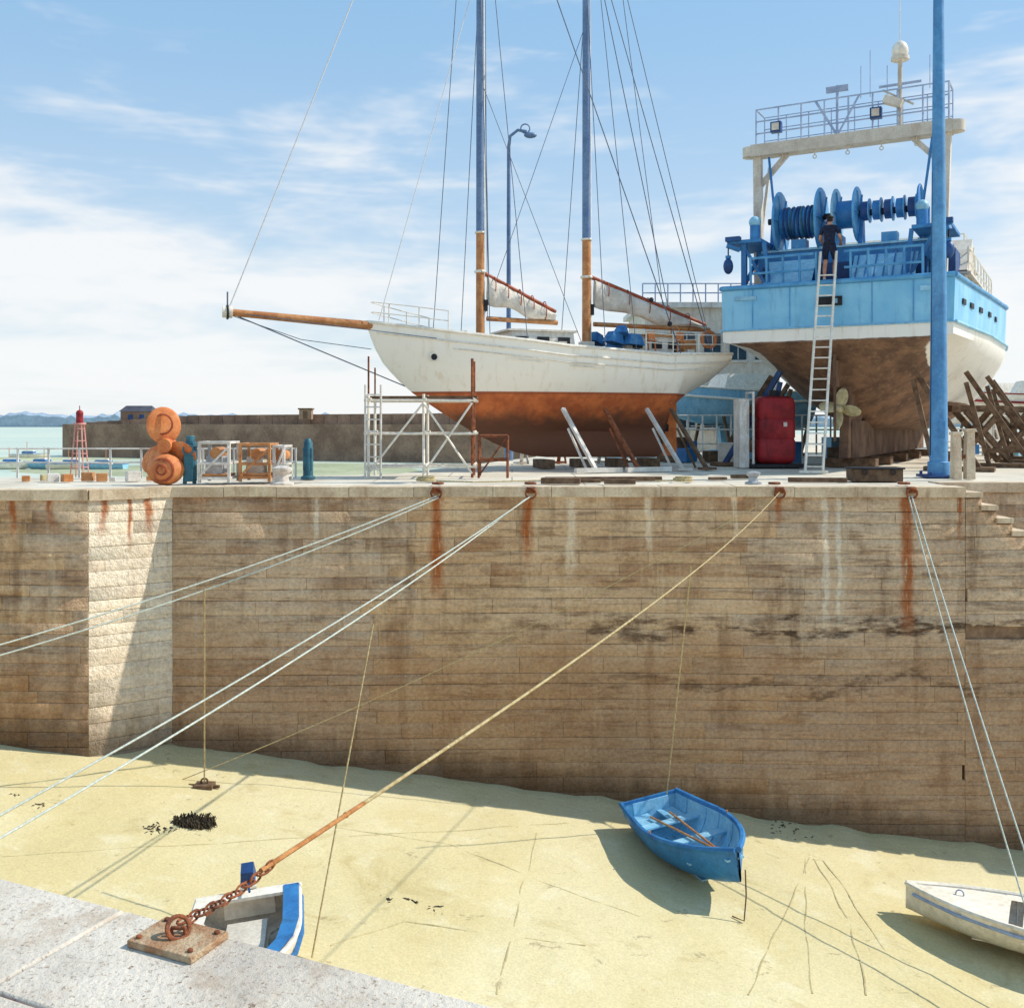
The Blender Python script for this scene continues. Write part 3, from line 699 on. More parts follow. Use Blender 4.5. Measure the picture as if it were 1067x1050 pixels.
mb.cyl((1.6,.7,ax-.1),(1.6,1.7,ax-.1),.42,2,seg=20)
for k in range(9): mb.torus((1.6,.78+k*.1,ax-.1),.44,.03,(0,1,random.uniform(-.1,.1)),7 if k%3 else 12,18)
for y in(.2,-.35): disc(1.6,y,ax-.02,.72,3 if y>0 else 10)
mb.cyl((1.6,-.3,ax),(1.6,.2,ax),.38,2,seg=20)
for i,y in enumerate((-.55,-.85,-1.15,-1.45,-1.75)):
    mb.cyl((1.6,y-.09,ax+.05),(1.6,y+.09,ax+.05),.26,2 if i%2 else 7,seg=18); mb.cyl((1.6,y-.13,ax+.05),(1.6,y-.1,ax+.05),.33,10,seg=18)
disc(1.6,-1.95,ax+.1,.5,2); 
for y in(1.95,.42,-.45,-2.12):
    mb.beam((1.6,y,ax),(1.1,y,4.4),.12,.12,2); mb.beam((1.6,y,ax),(2.2,y,4.4),.12,.12,2)
mb.box((1.7,0,5.75),(.9,4.6,.5),2); mb.box((1.7,0,6.04),(1.0,4.4,.06),3); mb.box((1.3,0,5.2),(.3,4.3,.8),7)
for y in(1.2,0.2,-1.2): mb.box((1.55,y,6.2),(.4,.4,.3),10)
for y in [-2.2+i*.44 for i in range(11)]:
    if abs(y-.1)<.3: continue
    mb.cyl((.18,y,4.9),(.12,y,5.75),.035,10,seg=6)
for z in(5.3,5.72):
    for a,b in((-2.2,-.28),(.5,2.2)): mb.tube([(.14,a,z),(.14,b,z)],.035,10,6)
mb.add([(.25,-2.0,4.95),(.25,-.4,4.95),(.9,-.4,5.7),(.9,-2.0,5.7),(.25,.6,4.95),(.25,1.9,4.95),(.9,1.9,5.7),(.9,.6,5.7)],[(0,1,2,3),(4,5,6,7)],3)
for i in range(7): mb.beam((.23,-1.9+i*.23,4.97),(.88,-1.9+i*.23,5.72),.03,.02,2)
mb.box((.22,.1,4.93),(.5,.7,.07),1)
mb.box((8,0,4.95),(8.5,5.8,.9),9,None,.98); mb.box((8,0,5.43),(8.8,6.0,.07),8)
mb.box((13,0,6.0),(3.6,4.4,1.6),9,None,.94); mb.box((13,0,6.84),(3.8,4.5,.08),8)
for y in [-2.1+i*.6 for i in range(8)]:
    for x in(11.3,14.7): mb.cyl((x,y,6.85),(x,y,7.8),.03,9,seg=6)
for z in(7.2,7.5,7.8):
    for x in(11.3,14.7): mb.tube([(x,-2.1,z),(x,2.1,z)],.025,9,6)
    for y in(-2.1,2.1): mb.tube([(11.3,y,z),(14.7,y,z)],.025,9,6)
for sg in(-1,1):
    for z in(5.8,6.2): mb.tube([(4,sg*2.9,z),(12,sg*2.9,z)],.025,9,6)
    for i in range(9): mb.cyl((4+i,sg*2.9,5.4),(4+i,sg*2.9,6.2),.025,9,seg=6)
    for x in(11.8,12.8,13.8): mb.box((x,sg*2.12,6.2),(.6,.04,.5),4)
mb.add([(3.6,-2.9,5.5),(3.6,-1.2,5.5),(5.2,-1.2,6.6),(5.2,-2.9,6.6),(5.6,-2.9,5.5),(5.6,-1.2,5.5)],[(0,1,2,3),(0,3,4),(1,5,2),(3,2,5,4)],8)
mb.box((3.3,-2.3,5.3),(1.2,.8,1.4),7)
tmats=[M['trawler'],M['timber'],M['blue'],M['lblue'],M['black'],pm('antifoul_brown',(124,94,72),(92,68,54),1.5,.85,.3,20,grime=(150,120,90),gf=.6),M['bronze'],M['dblue'],M['cream'],M['white'],pm('bright_blue',(100,172,216),(74,148,202),3,.5,.08,30),M['rail'],M['teal']]
TA=math.atan2(.872,.489)
TM=Matrix.Translation((8.36,26.75,0))@Matrix.Rotation(TA,4,'Z')
mb.obj('fishing_trawler',tmats,loc=(8.36,26.75,0),rot=(0,0,TA),ang=50)
mb=MB(); mb.M=TM
for x in(2.5,5,8,11,14): mb.box((x,0,.12),(.5,1.4,.24),0)
for (x,b) in((1.6,1.9),(4.5,3.0),(8,3.3),(11.5,3.2)):
    for sg in(-1,1):
        mb.beam((x,sg*(b+1.5),.02),(x,sg*b*.93,2.7),.16,.14,1 if x<2 and sg>0 else 0); mb.beam((x,sg*(b+.4),.02),(x,sg*b*.93,2.4),.12,.12,1 if x<2 and sg>0 else 0)
        mb.beam((x,sg*(b+1.2),.45),(x,sg*(b+.3),.45),.1,.1,0); mb.box((x,sg*(b+1.0),.05),(.5,1.7,.1),0)
mb.obj('hull_shores',[M['timber'],M['dblue']])
mb=MB()
for (px,Yd) in((1020,32),(1062,34)):
    o=P(px,440,Yd); 
    for dy in(-.4,.4):
        mb.beam((o.x-.9,o.y+dy,0),(o.x+.5,o.y+dy,1.6),.17,.15,0); mb.beam((o.x+.9,o.y+dy+.17,0),(o.x-.5,o.y+dy+.17,1.6),.17,.15,0)
    mb.beam((o.x-.9,o.y,1.68),(o.x+.9,o.y,1.68),.3,.2,0)
mb.obj('timber_trestles',[M['timber']])
mb=MB(); lb=P(848,493,25.2); lb.z=0; lt=TM@Vector((-.1,.1,5.25))
dv=(lt-lb); sd=Vector((.96,-.28,0))
for s in(-.21,.21): mb.beam(lb+sd*s,lt+sd*s*.95+dv.normalized()*.5,.05,.07,0)
for i in range(19):
    p=lb+dv*((i+.6)/19.2); mb.tube([p-sd*.21,p+sd*.21],.019,0,6)
mb.beam(lb-sd*.34+Vector((0,0,.04)),lb+sd*.34+Vector((0,0,.04)),.06,.06,0)
mb.obj('ladder',[M['white']])
# ---------------------------------------------------------------- worker
def worker(loc,rotz):
    J={}; V=[];E=[];Rr=[]
    def a(n,p,r,par=None):
        J[n]=len(V); V.append(p); Rr.append(r)
        if par is not None: E.append((J[par],J[n]))
    a('pel',(0,0,.93),(.15,.115)); a('wst',(0,.015,1.07),(.135,.105),'pel'); a('che',(0,.02,1.24),(.16,.12),'wst'); a('up',(0,.03,1.38),(.15,.1),'che'); a('nk',(0,.05,1.49),(.06,.06),'up'); a('hb',(0,.07,1.56),(.062,.066),'nk'); a('hd',(0,.085,1.63),(.082,.098),'hb'); a('ht',(0,.08,1.7),(.07,.08),'hd')
    for s,n,k in((-1,'L',.0),(1,'R',.05)):
        a('sh'+n,(s*.165,.03,1.4),(.068,.065),'up'); a('ua'+n,(s*.225,.05,1.28),(.052,.052),'sh'+n); a('el'+n,(s*.26,.09,1.14),(.042,.042),'ua'+n); a('fa'+n,(s*.25,.2,1.09),(.037,.037),'el'+n); a('wr'+n,(s*.22,.33,1.05),(.026,.026),'fa'+n); a('pm'+n,(s*.215,.39,1.035),(.036,.022),'wr'+n)
        a('hp'+n,(s*.095,0,.87),(.105,.105),'pel'); a('th'+n,(s*.11,.03+k,.68),(.085,.085),'hp'+n); a('kn'+n,(s*.115,.07+k*2.4,.49+k*.5),(.056,.058),'th'+n); a('cf'+n,(s*.12,.0+k*1.6,.34+k*.9),(.058,.06),'kn'+n); a('an'+n,(s*.12,-.03+k*.8,.1+k*1.6),(.036,.038),'cf'+n); a('he'+n,(s*.12,-.03+k*.8,.045+k*1.6),(.042,.044),'an'+n); a('to'+n,(s*.14,.15+k*.8,.035+k*1.6),(.045,.032),'he'+n)
    me=D.meshes.new('b'); me.from_pydata(V,E,[]); ob=D.objects.new('tmp',me); sc.collection.objects.link(ob)
    md=ob.modifiers.new('s','SKIN'); 
    for i,r in enumerate(Rr): me.skin_vertices[0].data[i].radius=r
    me.skin_vertices[0].data[0].use_root=True
    md.use_smooth_shade=True
    ss=ob.modifiers.new('ss','SUBSURF'); ss.levels=2; ss.render_levels=2
    dg=bpy.context.evaluated_depsgraph_get(); dg.update()
    m2=D.meshes.new_from_object(ob.evaluated_get(dg)); D.objects.remove(ob)
    mb=MB()
    vs=[tuple(v.co) for v in m2.vertices]; fs=[];ms=[]
    for f in m2.polygons:
        c=f.center; fs.append(tuple(f.vertices))
        if c.z>1.47: k=3 if (c.z>1.655 or (c.y<.065 and c.z>1.56)) else 0
        elif c.z>1.0 and (abs(c.x)>.2 and c.z<1.23 or c.y>.18): k=0
        elif c.z>.97: k=1
        elif c.z>.56: k=2
        elif c.z>.17 or (c.x<0 and c.z>.09): k=0
        else: k=4
        ms.append(k)
    mb.add(vs,fs,ms,True,.5)
    for s in(-1,1):
        mb.sph((s*.084,.085,1.625),(.014,.022,.032),0,8,6); mb.sph((s*.032,.172,1.635),.011,5,8,6)
        for k in range(4):
            x=s*.215+(k-1.5)*.02; L=(.06,.07,.068,.052)[k]
            mb.tube([(x,.405,1.035),(x,.405+L*.5,1.03),(x,.405+L*.62,1.0),(x,.395+L*.3,.978)],[.011,.0105,.0095,.008],0,6)
        mb.tube([(s*.185,.36,1.03),(s*.17,.395,1.01),(s*.18,.42,.99)],[.012,.011,.009],0,6)
    mb.sph((0,.185,1.61),(.014,.02,.022),0,8,6); mb.box((0,.172,1.575),(.045,.01,.01),5)
    mb.sph((0,.07,1.69),(.09,.1,.06),3,14,8)
    mb.torus((0,.0,.975),.148,.016,(0,0,1),5,20,.8)
    return mb.obj('worker',[M['skin'],M['navy'],M['navy'],M['hair'],M['white2'],M['black']],loc=loc,rot=(0,0,rotz),ang=180)
wl=TM@Vector((.15,.1,4.97)); worker(wl,TA-math.pi/2)
# ---------------------------------------------------------------- quay furniture
mb=MB(); o=Vector((P(978,440,23.5).x,23.5,0))
mb.tube([o,o+Vector((0,0,.35)),o+Vector((0,0,.36)),o+Vector((0,0,6)),o+Vector((0,0,13.5))],[.24,.24,.2,.155,.095],0,20)
mb.box(o+Vector((0,0,.03)),(.75,.75,.06),1)
for a in(-1,1):
    for b in(-1,1): mb.cyl(o+Vector((a*.29,b*.29,.05)),o+Vector((a*.29,b*.29,.13)),.035,1)
mb.box(o+Vector((0,-.17,1.1)),(.14,.06,.4),0); mb.tube([o+Vector((-.2,-.02,.5)),o+Vector((-.17,-.02,3)),o+Vector((-.14,0,7))],.014,2,6)
mb.beam(o+Vector((-1.2,0,13.3)),o+Vector((1.2,0,13.3)),.12,.1,0)
for s in(-1,1): mb.box(o+Vector((s*1.1,-.15,13.2)),(.5,.4,.18),1)
mb.obj('lighting_mast',[pm('mast_bright_blue',(96,158,206),(74,136,190),1.2,.55,.06,30,grime=(60,100,150),gf=.5),M['dblue'],M['black']],bevel=.006)
mb=MB(); x=-.11; y=34
mb.tube([(x,y,0),(x,y,5),(x,y,10.4),(x+.05,y,10.75),(x+.3,y,10.95),(x+.6,y,10.9)],[.1,.08,.06,.05,.05,.05],0,10)
mb.sph((x+.72,y,10.78),(.22,.12,.1),0); mb.torus((x+.55,y,11.0),.15,.025,(0,1,0),0); mb.cyl((x,y,0),(x,y,1.0),.15,0)
mb.obj('street_lamp',[M['mast']])
mb=MB(); o=Vector((-7.05,20.9,0)); hub=o+Vector((0,0,.78))
mb.cyl(hub+Vector((.0,-.16,0)),hub+Vector((0,.16,0)),.14,0,.17,16)
for a,ln in ((-8,.42),(118,.36),(222,.38)):
    R=Matrix.Rotation(math.radians(a),3,'Y'); q=R@Vector((0,0,ln))
    sc_=1 if a<0 else .82
    mb.sph(hub+q,(.34*sc_,.045,.38*sc_),0,20,10,R@Matrix.Rotation(.45,3,'Z'))
    if a<0: mb.torus(hub+q*1.05+Vector((0,-.06,0)),.2,.02,(0,1,0),1)
mb.sph(o+Vector((.02,-.12,.3)),(.38,.26,.32),0,18,10); mb.torus(o+Vector((.02,-.3,.3)),.22,.03,(.1,1,0),1); mb.torus(o+Vector((.02,-.37,.3)),.1,.02,(.1,1,0),1)
mb.obj('ship_propeller',[M['orange'],M['rustred']])
mb=MB(); 
for dx in(0,.2): mb.beam((-6.68+dx,20.9,0),(-6.62+dx*.5,20.9,.86),.07,.07,0)
mb.box((-6.58,20.95,.45),(.2,.25,.8),0); mb.cyl((-6.58,20.95,.85),(-6.58,20.95,.98),.09,0); mb.torus((-6.58,20.8,.7),.1,.02,(0,1,0),0)
mb.obj('hose_stand',[M['teal']],bevel=.01)
def crate(name,x0,x1,y,z1,m,dep=.7,fill=None):
    mb=MB(); t=.06
    for x in(x0,x1):
        for yy in(y,y+dep): mb.beam((x,yy,.03),(x,yy,z1),t,t,0)
    for z in(.12,z1*.5,z1):
        for yy in(y,y+dep): mb.beam((x0-.03,yy-.005,z),(x1+.03,yy-.005,z),t,t*.9,0)
        for x in(x0,x1): mb.beam((x-.005,y,z+.003),(x-.005,y+dep,z+.003),t*.9,t*.8,0)
    mb.box(((x0+x1)/2,y+dep/2,.18),(x1-x0-.08,dep-.08,.05),2)
    mb.box(((x0+x1)/2-.05,y+dep/2,z1*.42),((x1-x0)*.6,dep*.6,z1*.5),1,None,.9); mb.cyl(((x0+x1)/2,y+.1,z1*.75),((x0+x1)/2,y+dep-.1,z1*.75),.12,2)
    mb.beam((x0,y-.04,.15),(x1,y-.04,z1*.9),.04,.04,0)
    return mb.obj(name,[m,fill or M['cream'],M['wood']],bevel=.006)
crate('machinery_frame',-6.35,-5.75,20.8,.84,M['white2'],fill=M['steel']); crate('machinery_frame.001',-5.6,-5.0,21.1,.8,M['wood'],fill=M['cream']); crate('fishing_crate',-4.95,-4.75,21.3,.75,M['white2'])
def bollard(name,x,y,m,s=1.0):
    mb=MB(); mb.tube([(x,y,0),(x,y,.04),(x,y,.06),(x,y,.2*s),(x,y,.28*s),(x,y,.34*s),(x,y,.38*s)],[.24*s,.24*s,.14*s,.12*s,.2*s,.2*s,.08*s],0,18); return mb.obj(name,[m])
bollard('mooring_bollard',-4.65,20.7,M['white2']); bollard('mooring_bollard.001',4.9,20.8,M['steel'],.7)
mb=MB(); mb.tube([(-4.5,22.6,0),(-4.5,22.6,.06),(-4.5,22.6,.08),(-4.5,22.6,.8),(-4.5,22.6,.9)],[.16,.16,.11,.1,.05],0,14); mb.box((-4.5,22.6,.45),(.2,.16,.5),0); mb.obj('service_post',[M['teal']],bevel=.01)
mb=MB()
for i in range(34):
    x=-28+i*.7; mb.beam((x,23.2,0),(x,23.2,.68),.04,.04,0)
for z in(.35,.66): mb.tube([(-28,23.2,z),(-4.9,23.2,z)],.02,0,6)
mb.obj('quay_railing',[M['white2']])
mb=MB()
for i in range(9):
    x=-10.4+i*.33+random.uniform(-.08,.08); s=random.uniform(.1,.22); mb.box((x,21.6+random.random()*.5,s/2),(s*1.3,s,s),random.choice([0,1,2]),Matrix.Rotation(random.random(),3,'Z'))
mb.obj('fish_boxes',[M['white2'],M['wood'],M['ropet']],bevel=.01)
mb=MB(); X0,X1,Ya,Yb=-3.25,-.9,23.2,24.3
for x in(X0,-2.0,X1):
    for y in(Ya,Yb): mb.tube([(x,y,0),(x,y,1.9 if x<-1 else 2.7)],.032,0 if x<-1 else 1,8)
for z in(.25,1.0,1.75):
    for y in(Ya,Yb): mb.tube([(X0-.1,y-.04,z),(X1+.1,y-.04,z)],.026,0,8)
    for x in(X0,-2.0,X1): mb.tube([(x+.04,Ya-.1,z+.04),(x+.04,Yb+.1,z+.04)],.026,0,8)
mb.tube([(X0,Ya-.07,.1),(-2.0,Ya-.07,1.7)],.024,0,8); mb.tube([(-2.0,Ya-.07,.1),(X1,Ya-.07,1.7)],.024,0,8); mb.tube([(X1,Ya-.1,.1),(-2.0,Ya-.1,1.7)],.024,0,8)
for y in(23.4,23.68,23.96,24.2): mb.beam((X0-.1,y,1.83),(X1+.1,y,1.83),.25,.05,2)
for x in(-3.3,-2.95): mb.tube([(x,23.0,0),(x,23.05,2.1)],.026,3,8)
for i in range(7): mb.tube([(-3.3,23.02,.2+i*.28),(-2.95,23.02,.2+i*.28)],.018,3,6)
mb.tube([(X0,Ya,1.9),(X0,Ya,2.75)],.022,1,8); mb.tube([(X0,Yb,1.9),(X0,Yb,2.55)],.02,1,8)
for x in(-.75,-.1):
    mb.tube([(x,23.1,0),(x,23.1,.95)],.03,1,8); mb.tube([(x,24.0,0),(x,24.0,.95)],.03,1,8)
for z in(.4,.95): mb.tube([(-.75,23.1,z),(-.1,23.1,z)],.026,1,8); mb.tube([(-.75,24,z),(-.1,24,z)],.026,1,8)
mb.tube([(-.75,23.06,.05),(-.1,23.06,.95)],.02,1,8)
mb.obj('scaffold_tower',[M['white'],M['rust'],M['timber'],M['white2']])
mb=MB(); o=P(806,440,28.6); 
rg=[]
for z,k in((.12,.8),(.2,.97),(.35,1),(.75,1),(.8,.95),(.85,1),(1.3,1),(1.35,.95),(1.4,1),(1.75,1),(1.92,.92),(1.98,.7)):
    rg.append([(o.x+math.copysign(abs(math.cos(a*math.pi/12))**.5,math.cos(a*math.pi/12))*.55*k,28.6+math.copysign(abs(math.sin(a*math.pi/12))**.5,math.sin(a*math.pi/12))*.45*k,z) for a in range(24)])
mb.loft(rg,0,closed=True,cap=True)
mb.cyl((o.x,28.6,1.95),(o.x,28.6,2.15),.14,2); mb.box((o.x+.2,28.12,1.2),(.1,.04,.12),1)
for dx in(-.66,): mb.beam((o.x+dx,28.2,0),(o.x+dx,28.2,2.1),.06,.06,1); mb.beam((o.x+dx,29,0),(o.x+dx,29,2.1),.06,.06,1); mb.beam((o.x+dx,28.2,2.08),(o.x+dx,29,2.08),.05,.05,1)
mb.box((o.x-.9,28.6,.95),(.26,.8,1.9),1); mb.box((o.x,28.6,.06),(1.5,1.1,.1),2)
mb.obj('red_tank',[M['red'],M['white2'],M['black']],bevel=.006)
mb=MB()
for (px,h) in((996,.98),(1010,1.05)): 
    o=P(px,440,22.6); mb.box((o.x,22.6,h/2),(.2,.2,h),0,None,.85); mb.box((o.x,22.6,h+.03),(.22,.22,.07),0)
mb.beam((P(996,0,22.6).x,22.6,.5),(P(1010,0,22.6).x,22.6,.5),.05,.08,1)
mb.obj('concrete_gatepost',[M['coping'],M['rust']],bevel=.01)
mb=MB(); mb.box((7.75,21.9,.13),(1.05,.5,.26),0); mb.box((7.75,21.9,.28),(1.12,.56,.04),1); 
for dx in(-.3,.3): mb.torus((7.75+dx,21.62,.2),.05,.012,(0,1,0),1,10)
mb.obj('utility_hatch',[M['timber'],M['black']],bevel=.01)
mb=MB()
for (x,y,s) in((1.0,21.0,.5),(1.6,21.3,.3),(2.2,20.9,.4),(5.2,23.0,.35),(4.5,22.4,.25)): mb.box((x,y,s*.12),(s*1.6,s*.5,s*.24),0,Matrix.Rotation(random.uniform(-.2,.2),3,'Z'))
mb.beam((.7,21.7,.05),(3.2,21.9,.05),.12,.1,0); mb.beam((5.8,21.5,.05),(7.0,21.4,.05),.1,.1,0)
mb.obj('timber_baulks',[M['timber']],bevel=.008)
mb=MB()
for (x,y) in((3.6,21.6),(-1.8,21.7)):
    for k in range(3): mb.torus((x+random.uniform(-.03,.03),y,.03+k*.035),.2-.015*k,.018,(random.uniform(-.05,.05),0,1),0)
mb.tube([(-1.6,21.7,.02),(-.8,21.2,.02),(.2,21.6,.02),(1.2,22.4,.02),(2.4,22.1,.02),(3.4,21.7,.02)],.016,0,6)
mb.obj('coiled_rope',[M['ropet']])
mb=MB(); bx0,bx1,by=5.7,11.5,44
mb.box(((bx0+bx1)/2,by+3,3.1),(bx1-bx0,6,6.2),0); mb.box(((bx0+bx1)/2,by+3,6.28),(bx1-bx0+.5,6.5,.22),1)
for i in range(5):
    x=bx0+.7+i*1.1
    for z in(1.6,4.5): mb.box((x,by-.02,z),(.7,.08,1.1),2); mb.box((x,by-.05,z-.62),(.85,.14,.08),1); mb.box((x,by-.05,z),(.04,.06,1.1),1)
for i in range(12): x=bx0-.1+i*.54; mb.cyl((x,by-.1,6.38),(x,by-.1,7.2),.03,3,seg=6)
for z in(6.8,7.2): mb.tube([(bx0-.1,by-.1,z),(bx1,by-.1,z)],.03,3,6)
mb.obj('harbour_office',[M['cream'],M['white2'],M['glass'],M['rail']])
def yacht(name,x,y,L,head,hm,z=1.0):
    def ex(mb,b,sh):
        mb.box((L*.45,0,1.75),(L*.35,1.3,.55),3,None,.8)
        mb.box((L*.45,0,-.3),(1.6,.2,1.0),0,None,1.2)
        for s in(-1,1):
            for t in(.25,.65): mb.beam((L*t,s*1.4,-z+.02),(L*t,s*.8,.5),.09,.09,4)
            mb.tube([(L*t2,s*(b(t2)+.03),sh(t2)-.35) for t2 in(0,.2,.4,.6,.8,.97)],.05,2,6)
    return dinghy(name,L,2.5,1.3,[hm,M['white2'],M['red'] if hm is M['white'] else M['white'],M['white'],M['timber'],M['steel']],(x,y,z),head,oars=False,extra=ex,thw=(.1,))
yacht('yacht',8.2,38,6,200,M['lblue']); yacht('yacht.001',22.5,44,7.5,165,M['white']); yacht('yacht.002',25,52,7,20,M['white'],1.2); yacht('yacht.003',10.5,52,7,185,M['white'],1.1)
mb=MB()
for i in range(14):
    x=5.2+i*.5; mb.beam((x,36,0),(x,36,1.5),.05,.05,0)
for z in(.5,1.0,1.5): mb.tube([(5.2,36,z),(11.7,36,z)],.03,0,6)
for i in range(20):
    x=17+i*.9; mb.beam((x,40,0),(x,40,1.5),.06,.06,0)
for z in(.5,1.0,1.5): mb.tube([(17,40,z),(34,40,z)],.03,0,6)
mb.obj('boatyard_fence',[M['white2']])
mb=MB()
for i in range(16):
    x=5.0+random.random()*6; y=31+random.random()*4; s=random.uniform(.25,.8)
    mb.box((x,y,s*.5),(s*random.uniform(.6,1.6),s,s),random.randrange(5),Matrix.Rotation(random.random()*3,3,'Z'))
for i in range(12):
    x=17+random.random()*9; y=36+random.random()*5; s=random.uniform(.3,.9)
    mb.box((x,y,s*.5),(s*random.uniform(.6,1.6),s,s),random.randrange(5),Matrix.Rotation(random.random()*3,3,'Z'))
mb.obj('boatyard_crates',[M['white2'],M['blue'],M['timber'],M['lblue'],M['cream']],bevel=.01)
# ---------------------------------------------------------------- ropes
def cat(a,b,sag,n=26): 
    a=Vector(a);b=Vector(b); return [a.lerp(b,i/n)-Vector((0,0,sag*4*(i/n)*(1-i/n))) for i in range(n+1)]
def rope(name,paths,m,r=.017,extra=None):
    mb=MB()
    for p in paths: mb.tube(p,r,0,6)
    if extra: extra(mb)
    return mb.obj(name,[m,M['rust']],ang=80)
def eye(px):
    def f(mb):
        x=SX(px); mb.torus((x,19.88,-.12),.1,.02,(0,1,.2),1); mb.box((x,19.95,-.06),(.16,.1,.12),1); mb.torus((x,20.3,.05),.1,.025,(0,0,1),1)
    return f
wA=Vector((SX(455),19.9,-.18)); eA=P(0,664,16); eA2=P(0,672,16.2)
ext=lambda a,b,t:a+(b-a)*t
rope('mooring_line',[cat(wA,ext(wA,eA,1.25),.18),cat(wA+Vector((.06,0,-.02)),ext(wA,eA2,1.25),.24)],M['ropew'],.014,eye(455))
wB=Vector((SX(553),19.9,-.18)); eB=P(0,838,9.5); eB2=P(0,858,9.3)
rope('mooring_line.001',[cat(wB,ext(wB,eB,1.2),.18),cat(wB+Vector((-.07,0,-.03)),ext(wB,eB2,1.2),.24)],M['ropew'],.012,eye(553))
wC=Vector((SX(811),19.9,-.1)); plate=Vector((-1.036,3.17,-.30))
NN=240; c2=cat(wC,plate,.2,NN)
w1=on(190,812)
rope('mooring_line.002',[c2[:NN-13],cat(wC+Vector((-.04,0,-.05)),w1,.25)],M['ropet'],.0085,eye(811))
wE=Vector((SX(948),19.9,-.18)); eE=P(1067,878,14.6); eE2=P(1060,905,14.9)
rope('mooring_line.003',[cat(wE,ext(wE,eE,1.3),.12),cat(wE+Vector((-.06,0,0)),ext(wE,eE2,1.25),.2)],M['ropew'],.014,eye(948))
pa=P(213,613,17.65); pb=P(389,650,14.7); pc=P(720,590,17.5)
w2=on(213,820,.05); w3=on(325,1000,.03)
rope('dropper_line',[cat(pa,w2,.0)],M['ropet'],.014); rope('dropper_line.001',[cat(pb,w3,.0)],M['ropet'],.012)
rope('dropper_line.002',[cat(pc,(2.85,18.85,zs(2.85,18.85)+.72),.0)],M['ropet'],.013)
mb=MB(); mb.box(w2+Vector((0,0,-.02)),(.34,.26,.08),0); mb.torus(w2+Vector((0,0,.05)),.06,.018,(0,1,0),0); mb.beam(w2+Vector((-.3,.05,-.03)),w2+Vector((.28,-.02,-.03)),.05,.05,0); mb.obj('mooring_weight',[M['timber']],bevel=.01)
mb=MB()
NR=Matrix.Rotation(math.radians(-24),3,'Z'); pc0=Vector((-1.03,3.16,-.338))
mb.box(pc0,(.25,.17,.022),0,NR)
for a in(-1,1):
    for b in(-1,1): mb.cyl(pc0+NR@Vector((a*.1,b*.06,.01)),pc0+NR@Vector((a*.1,b*.06,.02)),.009,1)
mb.torus(pc0+Vector((0,0,.035)),.034,.0075,(.5,-.6,.5),1,20); mb.tube([pc0+Vector((-.02,0,.01)),pc0+Vector((-.02,0,.035)),pc0+Vector((.02,.0,.035)),pc0+Vector((.02,0,.01))],.007,1,6)
mb.obj('mooring_ring_plate',[pm('rusty_plate',(200,176,142),(168,124,88),14,.8,.5,70,grime=(150,84,48),gf=.7),M['rust']],bevel=.003)
mb=MB(); a=pc0+Vector((.0,.02,.045)); b=c2[NN-7]; n=12
for i in range(n):
    t0=(i+.5)/n
    p=a.lerp(b,t0)-Vector((0,0,.045*4*t0*(1-t0)*.5)); d=(b-a).normalized(); s=d.cross(Vector((0,0,1))).normalized(); up=s.cross(d)
    axn=(s if i%2 else up); L=(b-a).length/n*.74; pts=[]
    o=axn.cross(d)
    for k in range(13):
        t=2*math.pi*k/12; pts.append(p+d*math.cos(t)*L+o*math.sin(t)*L*.52)
    mb.tube(pts,.0042,0,6,cap=False)
mb.obj('mooring_chain',[M['rust']])
mb=MB(); mb.tube(c2[NN-16:NN-5],.0095,0,8); mb.sph(c2[NN-14],.013,0,8,6); mb.sph(c2[NN-7],.013,0,8,6); mb.obj('rope_splice',[pm('orange_rope',(210,150,92),(178,116,66),20,.9,.6,160)])
def sline(name,pts,r,m):
    out=[]
    for (a,b) in zip(pts,pts[1:]):
        A=on(*a);B=on(*b); n=max(4,int((B-A).length/.2))
        for i in range(n):
            q=A.lerp(B,i/n); q.x+=.06*mn.noise(q*1.3); out.append(Vector((q.x,q.y,zs(q.x,q.y)-r*.62+r*.8*mn.noise(q*1.7))))
    mb=MB(); mb.tube(out,r,0,6); return mb.obj(name,[m])
gr=pm('sandy_chain',(204,192,148),(182,168,124),10,.95,.4,60)
for i,pp in enumerate(([(2,892),(200,880),(420,868),(600,857)],[(845,893),(800,990),(775,1045)],[(840,893),(838,960),(850,1045)],[(850,895),(885,960),(905,1045)],[(860,897),(960,1045)],[(560,868),(540,940),(515,1045)],[(350,862),(470,880),(680,960)],[(610,985),(420,960),(330,990)])):
    sline('ground_chain' if i==0 else 'ground_chain.%03d'%i,pp,.02,gr)
mb=MB()
def clump(c,rad,n,h=.12):
    for i in range(n):
        a=random.random()*6.28; rr=rad*random.random()**.7; x=c.x+math.cos(a)*rr*1.3; y=c.y+math.sin(a)*rr
        z=zs(x,y)-.005; b=random.random()*6.28; L=random.uniform(.03,.11)
        mb.tube([(x,y,z),(x+math.cos(b)*L*.5,y+math.sin(b)*L*.5,z+h*random.uniform(.3,1)),(x+math.cos(b)*L,y+math.sin(b)*L,z+.01)],[.008,.011,.004],0,4)
clump(on(203,858),.27,420,.1); clump(on(165,864),.2,40,.02)
for (px,py,r,n) in((405,938,.05,6),(428,938,.07,8),(452,945,.06,6),(40,838,.08,8),(15,828,.06,6),(820,862,.5,40)):
    clump(on(px,py),r,n,.015)
mb.obj('seaweed',[M['weed']])
mb=MB()
bow=Vector((3.6,15.8,zs(3.6,15.8)+.76)); mb.tube([bow,bow+Vector((-.0,-.06,-.38)),Vector((3.55,15.66,zs(3.5,15.7)+.03)),Vector((3.4,15.8,zs(3.4,15.8)+.02))],.012,0,6); mb.obj('dinghy_painter',[M['timber']])
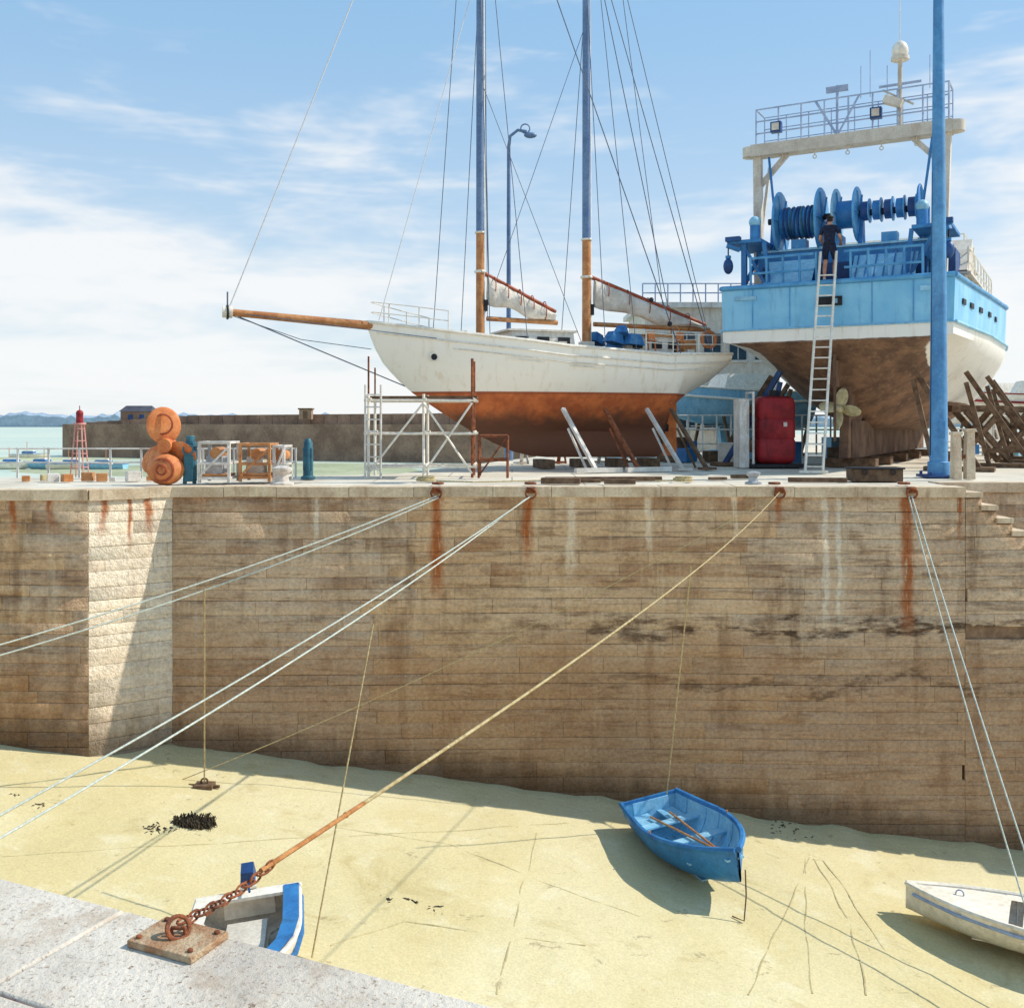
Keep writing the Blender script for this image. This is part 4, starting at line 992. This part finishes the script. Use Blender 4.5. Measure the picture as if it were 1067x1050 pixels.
# ---------------------------------------------------------------- near quay
d=Vector((1.81,-.82)); d.normalize(); e0=Vector((-1.81,3.62)); a=e0-d*14; b=e0+d*16; nn=Vector((.82,1.81)).normalized(); 
mb=MB()
i1=(a.x-nn.x*.52,a.y-nn.y*.52); i2=(b.x-nn.x*.52,b.y-nn.y*.52)
mb.prism([i1,(a.x-nn.x*14,a.y-nn.y*14),(b.x-nn.x*14,b.y-nn.y*14),i2],-9,-.353,0,1)
L=(b-a).length; x=0
while x<L:
    l=random.uniform(1.1,1.9); c=a+d*(x+l/2)-nn*.26; R=Matrix(((d.x,nn.x,0),(d.y,nn.y,0),(0,0,1)))
    mb.box((c.x,c.y,-.5),(l-.006,.515,.3),0,R); x+=l
c=(a+b)/2-nn*.3; mb.box((c.x,c.y,-4.8),(L,.5,8.2),1,Matrix(((d.x,nn.x,0),(d.y,nn.y,0),(0,0,1))))
mb.obj('near_quay_pavement',[M['near'],M['stone']],bevel=.01)
# ---------------------------------------------------------------- light & sky
sv=Vector((1.02,.145,1.0)).normalized(); el=math.asin(sv.z); az=math.atan2(sv.x,sv.y)
ld=D.lights.new('sun','SUN'); ld.energy=4.6; ld.angle=math.radians(.5); ld.color=(1,.93,.82)
lo=D.objects.new('sun',ld); sc.collection.objects.link(lo); lo.rotation_euler=(-sv).to_track_quat('-Z','Y').to_euler(); lo.location=(20,0,30)
w=D.worlds.new('World'); sc.world=w; w.use_nodes=True; g=G(w.node_tree); bg=w.node_tree.nodes['Background']
sky=g.n('ShaderNodeTexSky',sky_type='NISHITA',sun_disc=False,sun_elevation=el,sun_rotation=az,air_density=1.0,dust_density=.5,ozone_density=1.4,altitude=0)
tc=g.n('ShaderNodeTexCoord').outputs['Generated']
sep=g.n('ShaderNodeSeparateXYZ'); g.put(sep.inputs[0],tc); Z=sep.outputs[2]
# thin high haze brightens the sky, more towards the horizon
haze=g.mix(g.rng(Z,.0,.42),(5.2,6.1,6.8,1),(2.5,4.5,6.7,1))
base=g.mix(.7,sky.outputs[0],haze)
n1=g.noise(g.map(tc,(1.2,1.2,7.0),(3.1,.4,.2)),2.0,4,.6,.3)
n2=g.noise(g.map(tc,(1.0,1.0,3.2),(1.7,2.4,.9)),5.5,4,.68,.3)
hor=g.rng(Z,.0,.40,.20,-.05)
cl=g.rng(g.math('ADD',g.math('ADD',g.math('MULTIPLY',n1,.66),g.math('MULTIPLY',n2,.34)),hor),.50,.70)
col=g.mix(g.math('MULTIPLY',cl,.88),base,(6.9,6.95,6.95,1))
g.put(bg.inputs[0],col); bg.inputs[1].default_value=.14
cd=D.cameras.new('camera'); co=D.objects.new('camera',cd); sc.collection.objects.link(co); sc.camera=co
co.location=(0,0,EYE); co.rotation_euler=(math.radians(90),0,0)
cd.sensor_width=36; cd.lens=36; cd.shift_y=-85/1067; cd.clip_end=20000; cd.clip_start=.05
sc.view_settings.view_transform='Standard'; sc.view_settings.look='None'; sc.view_settings.exposure=0
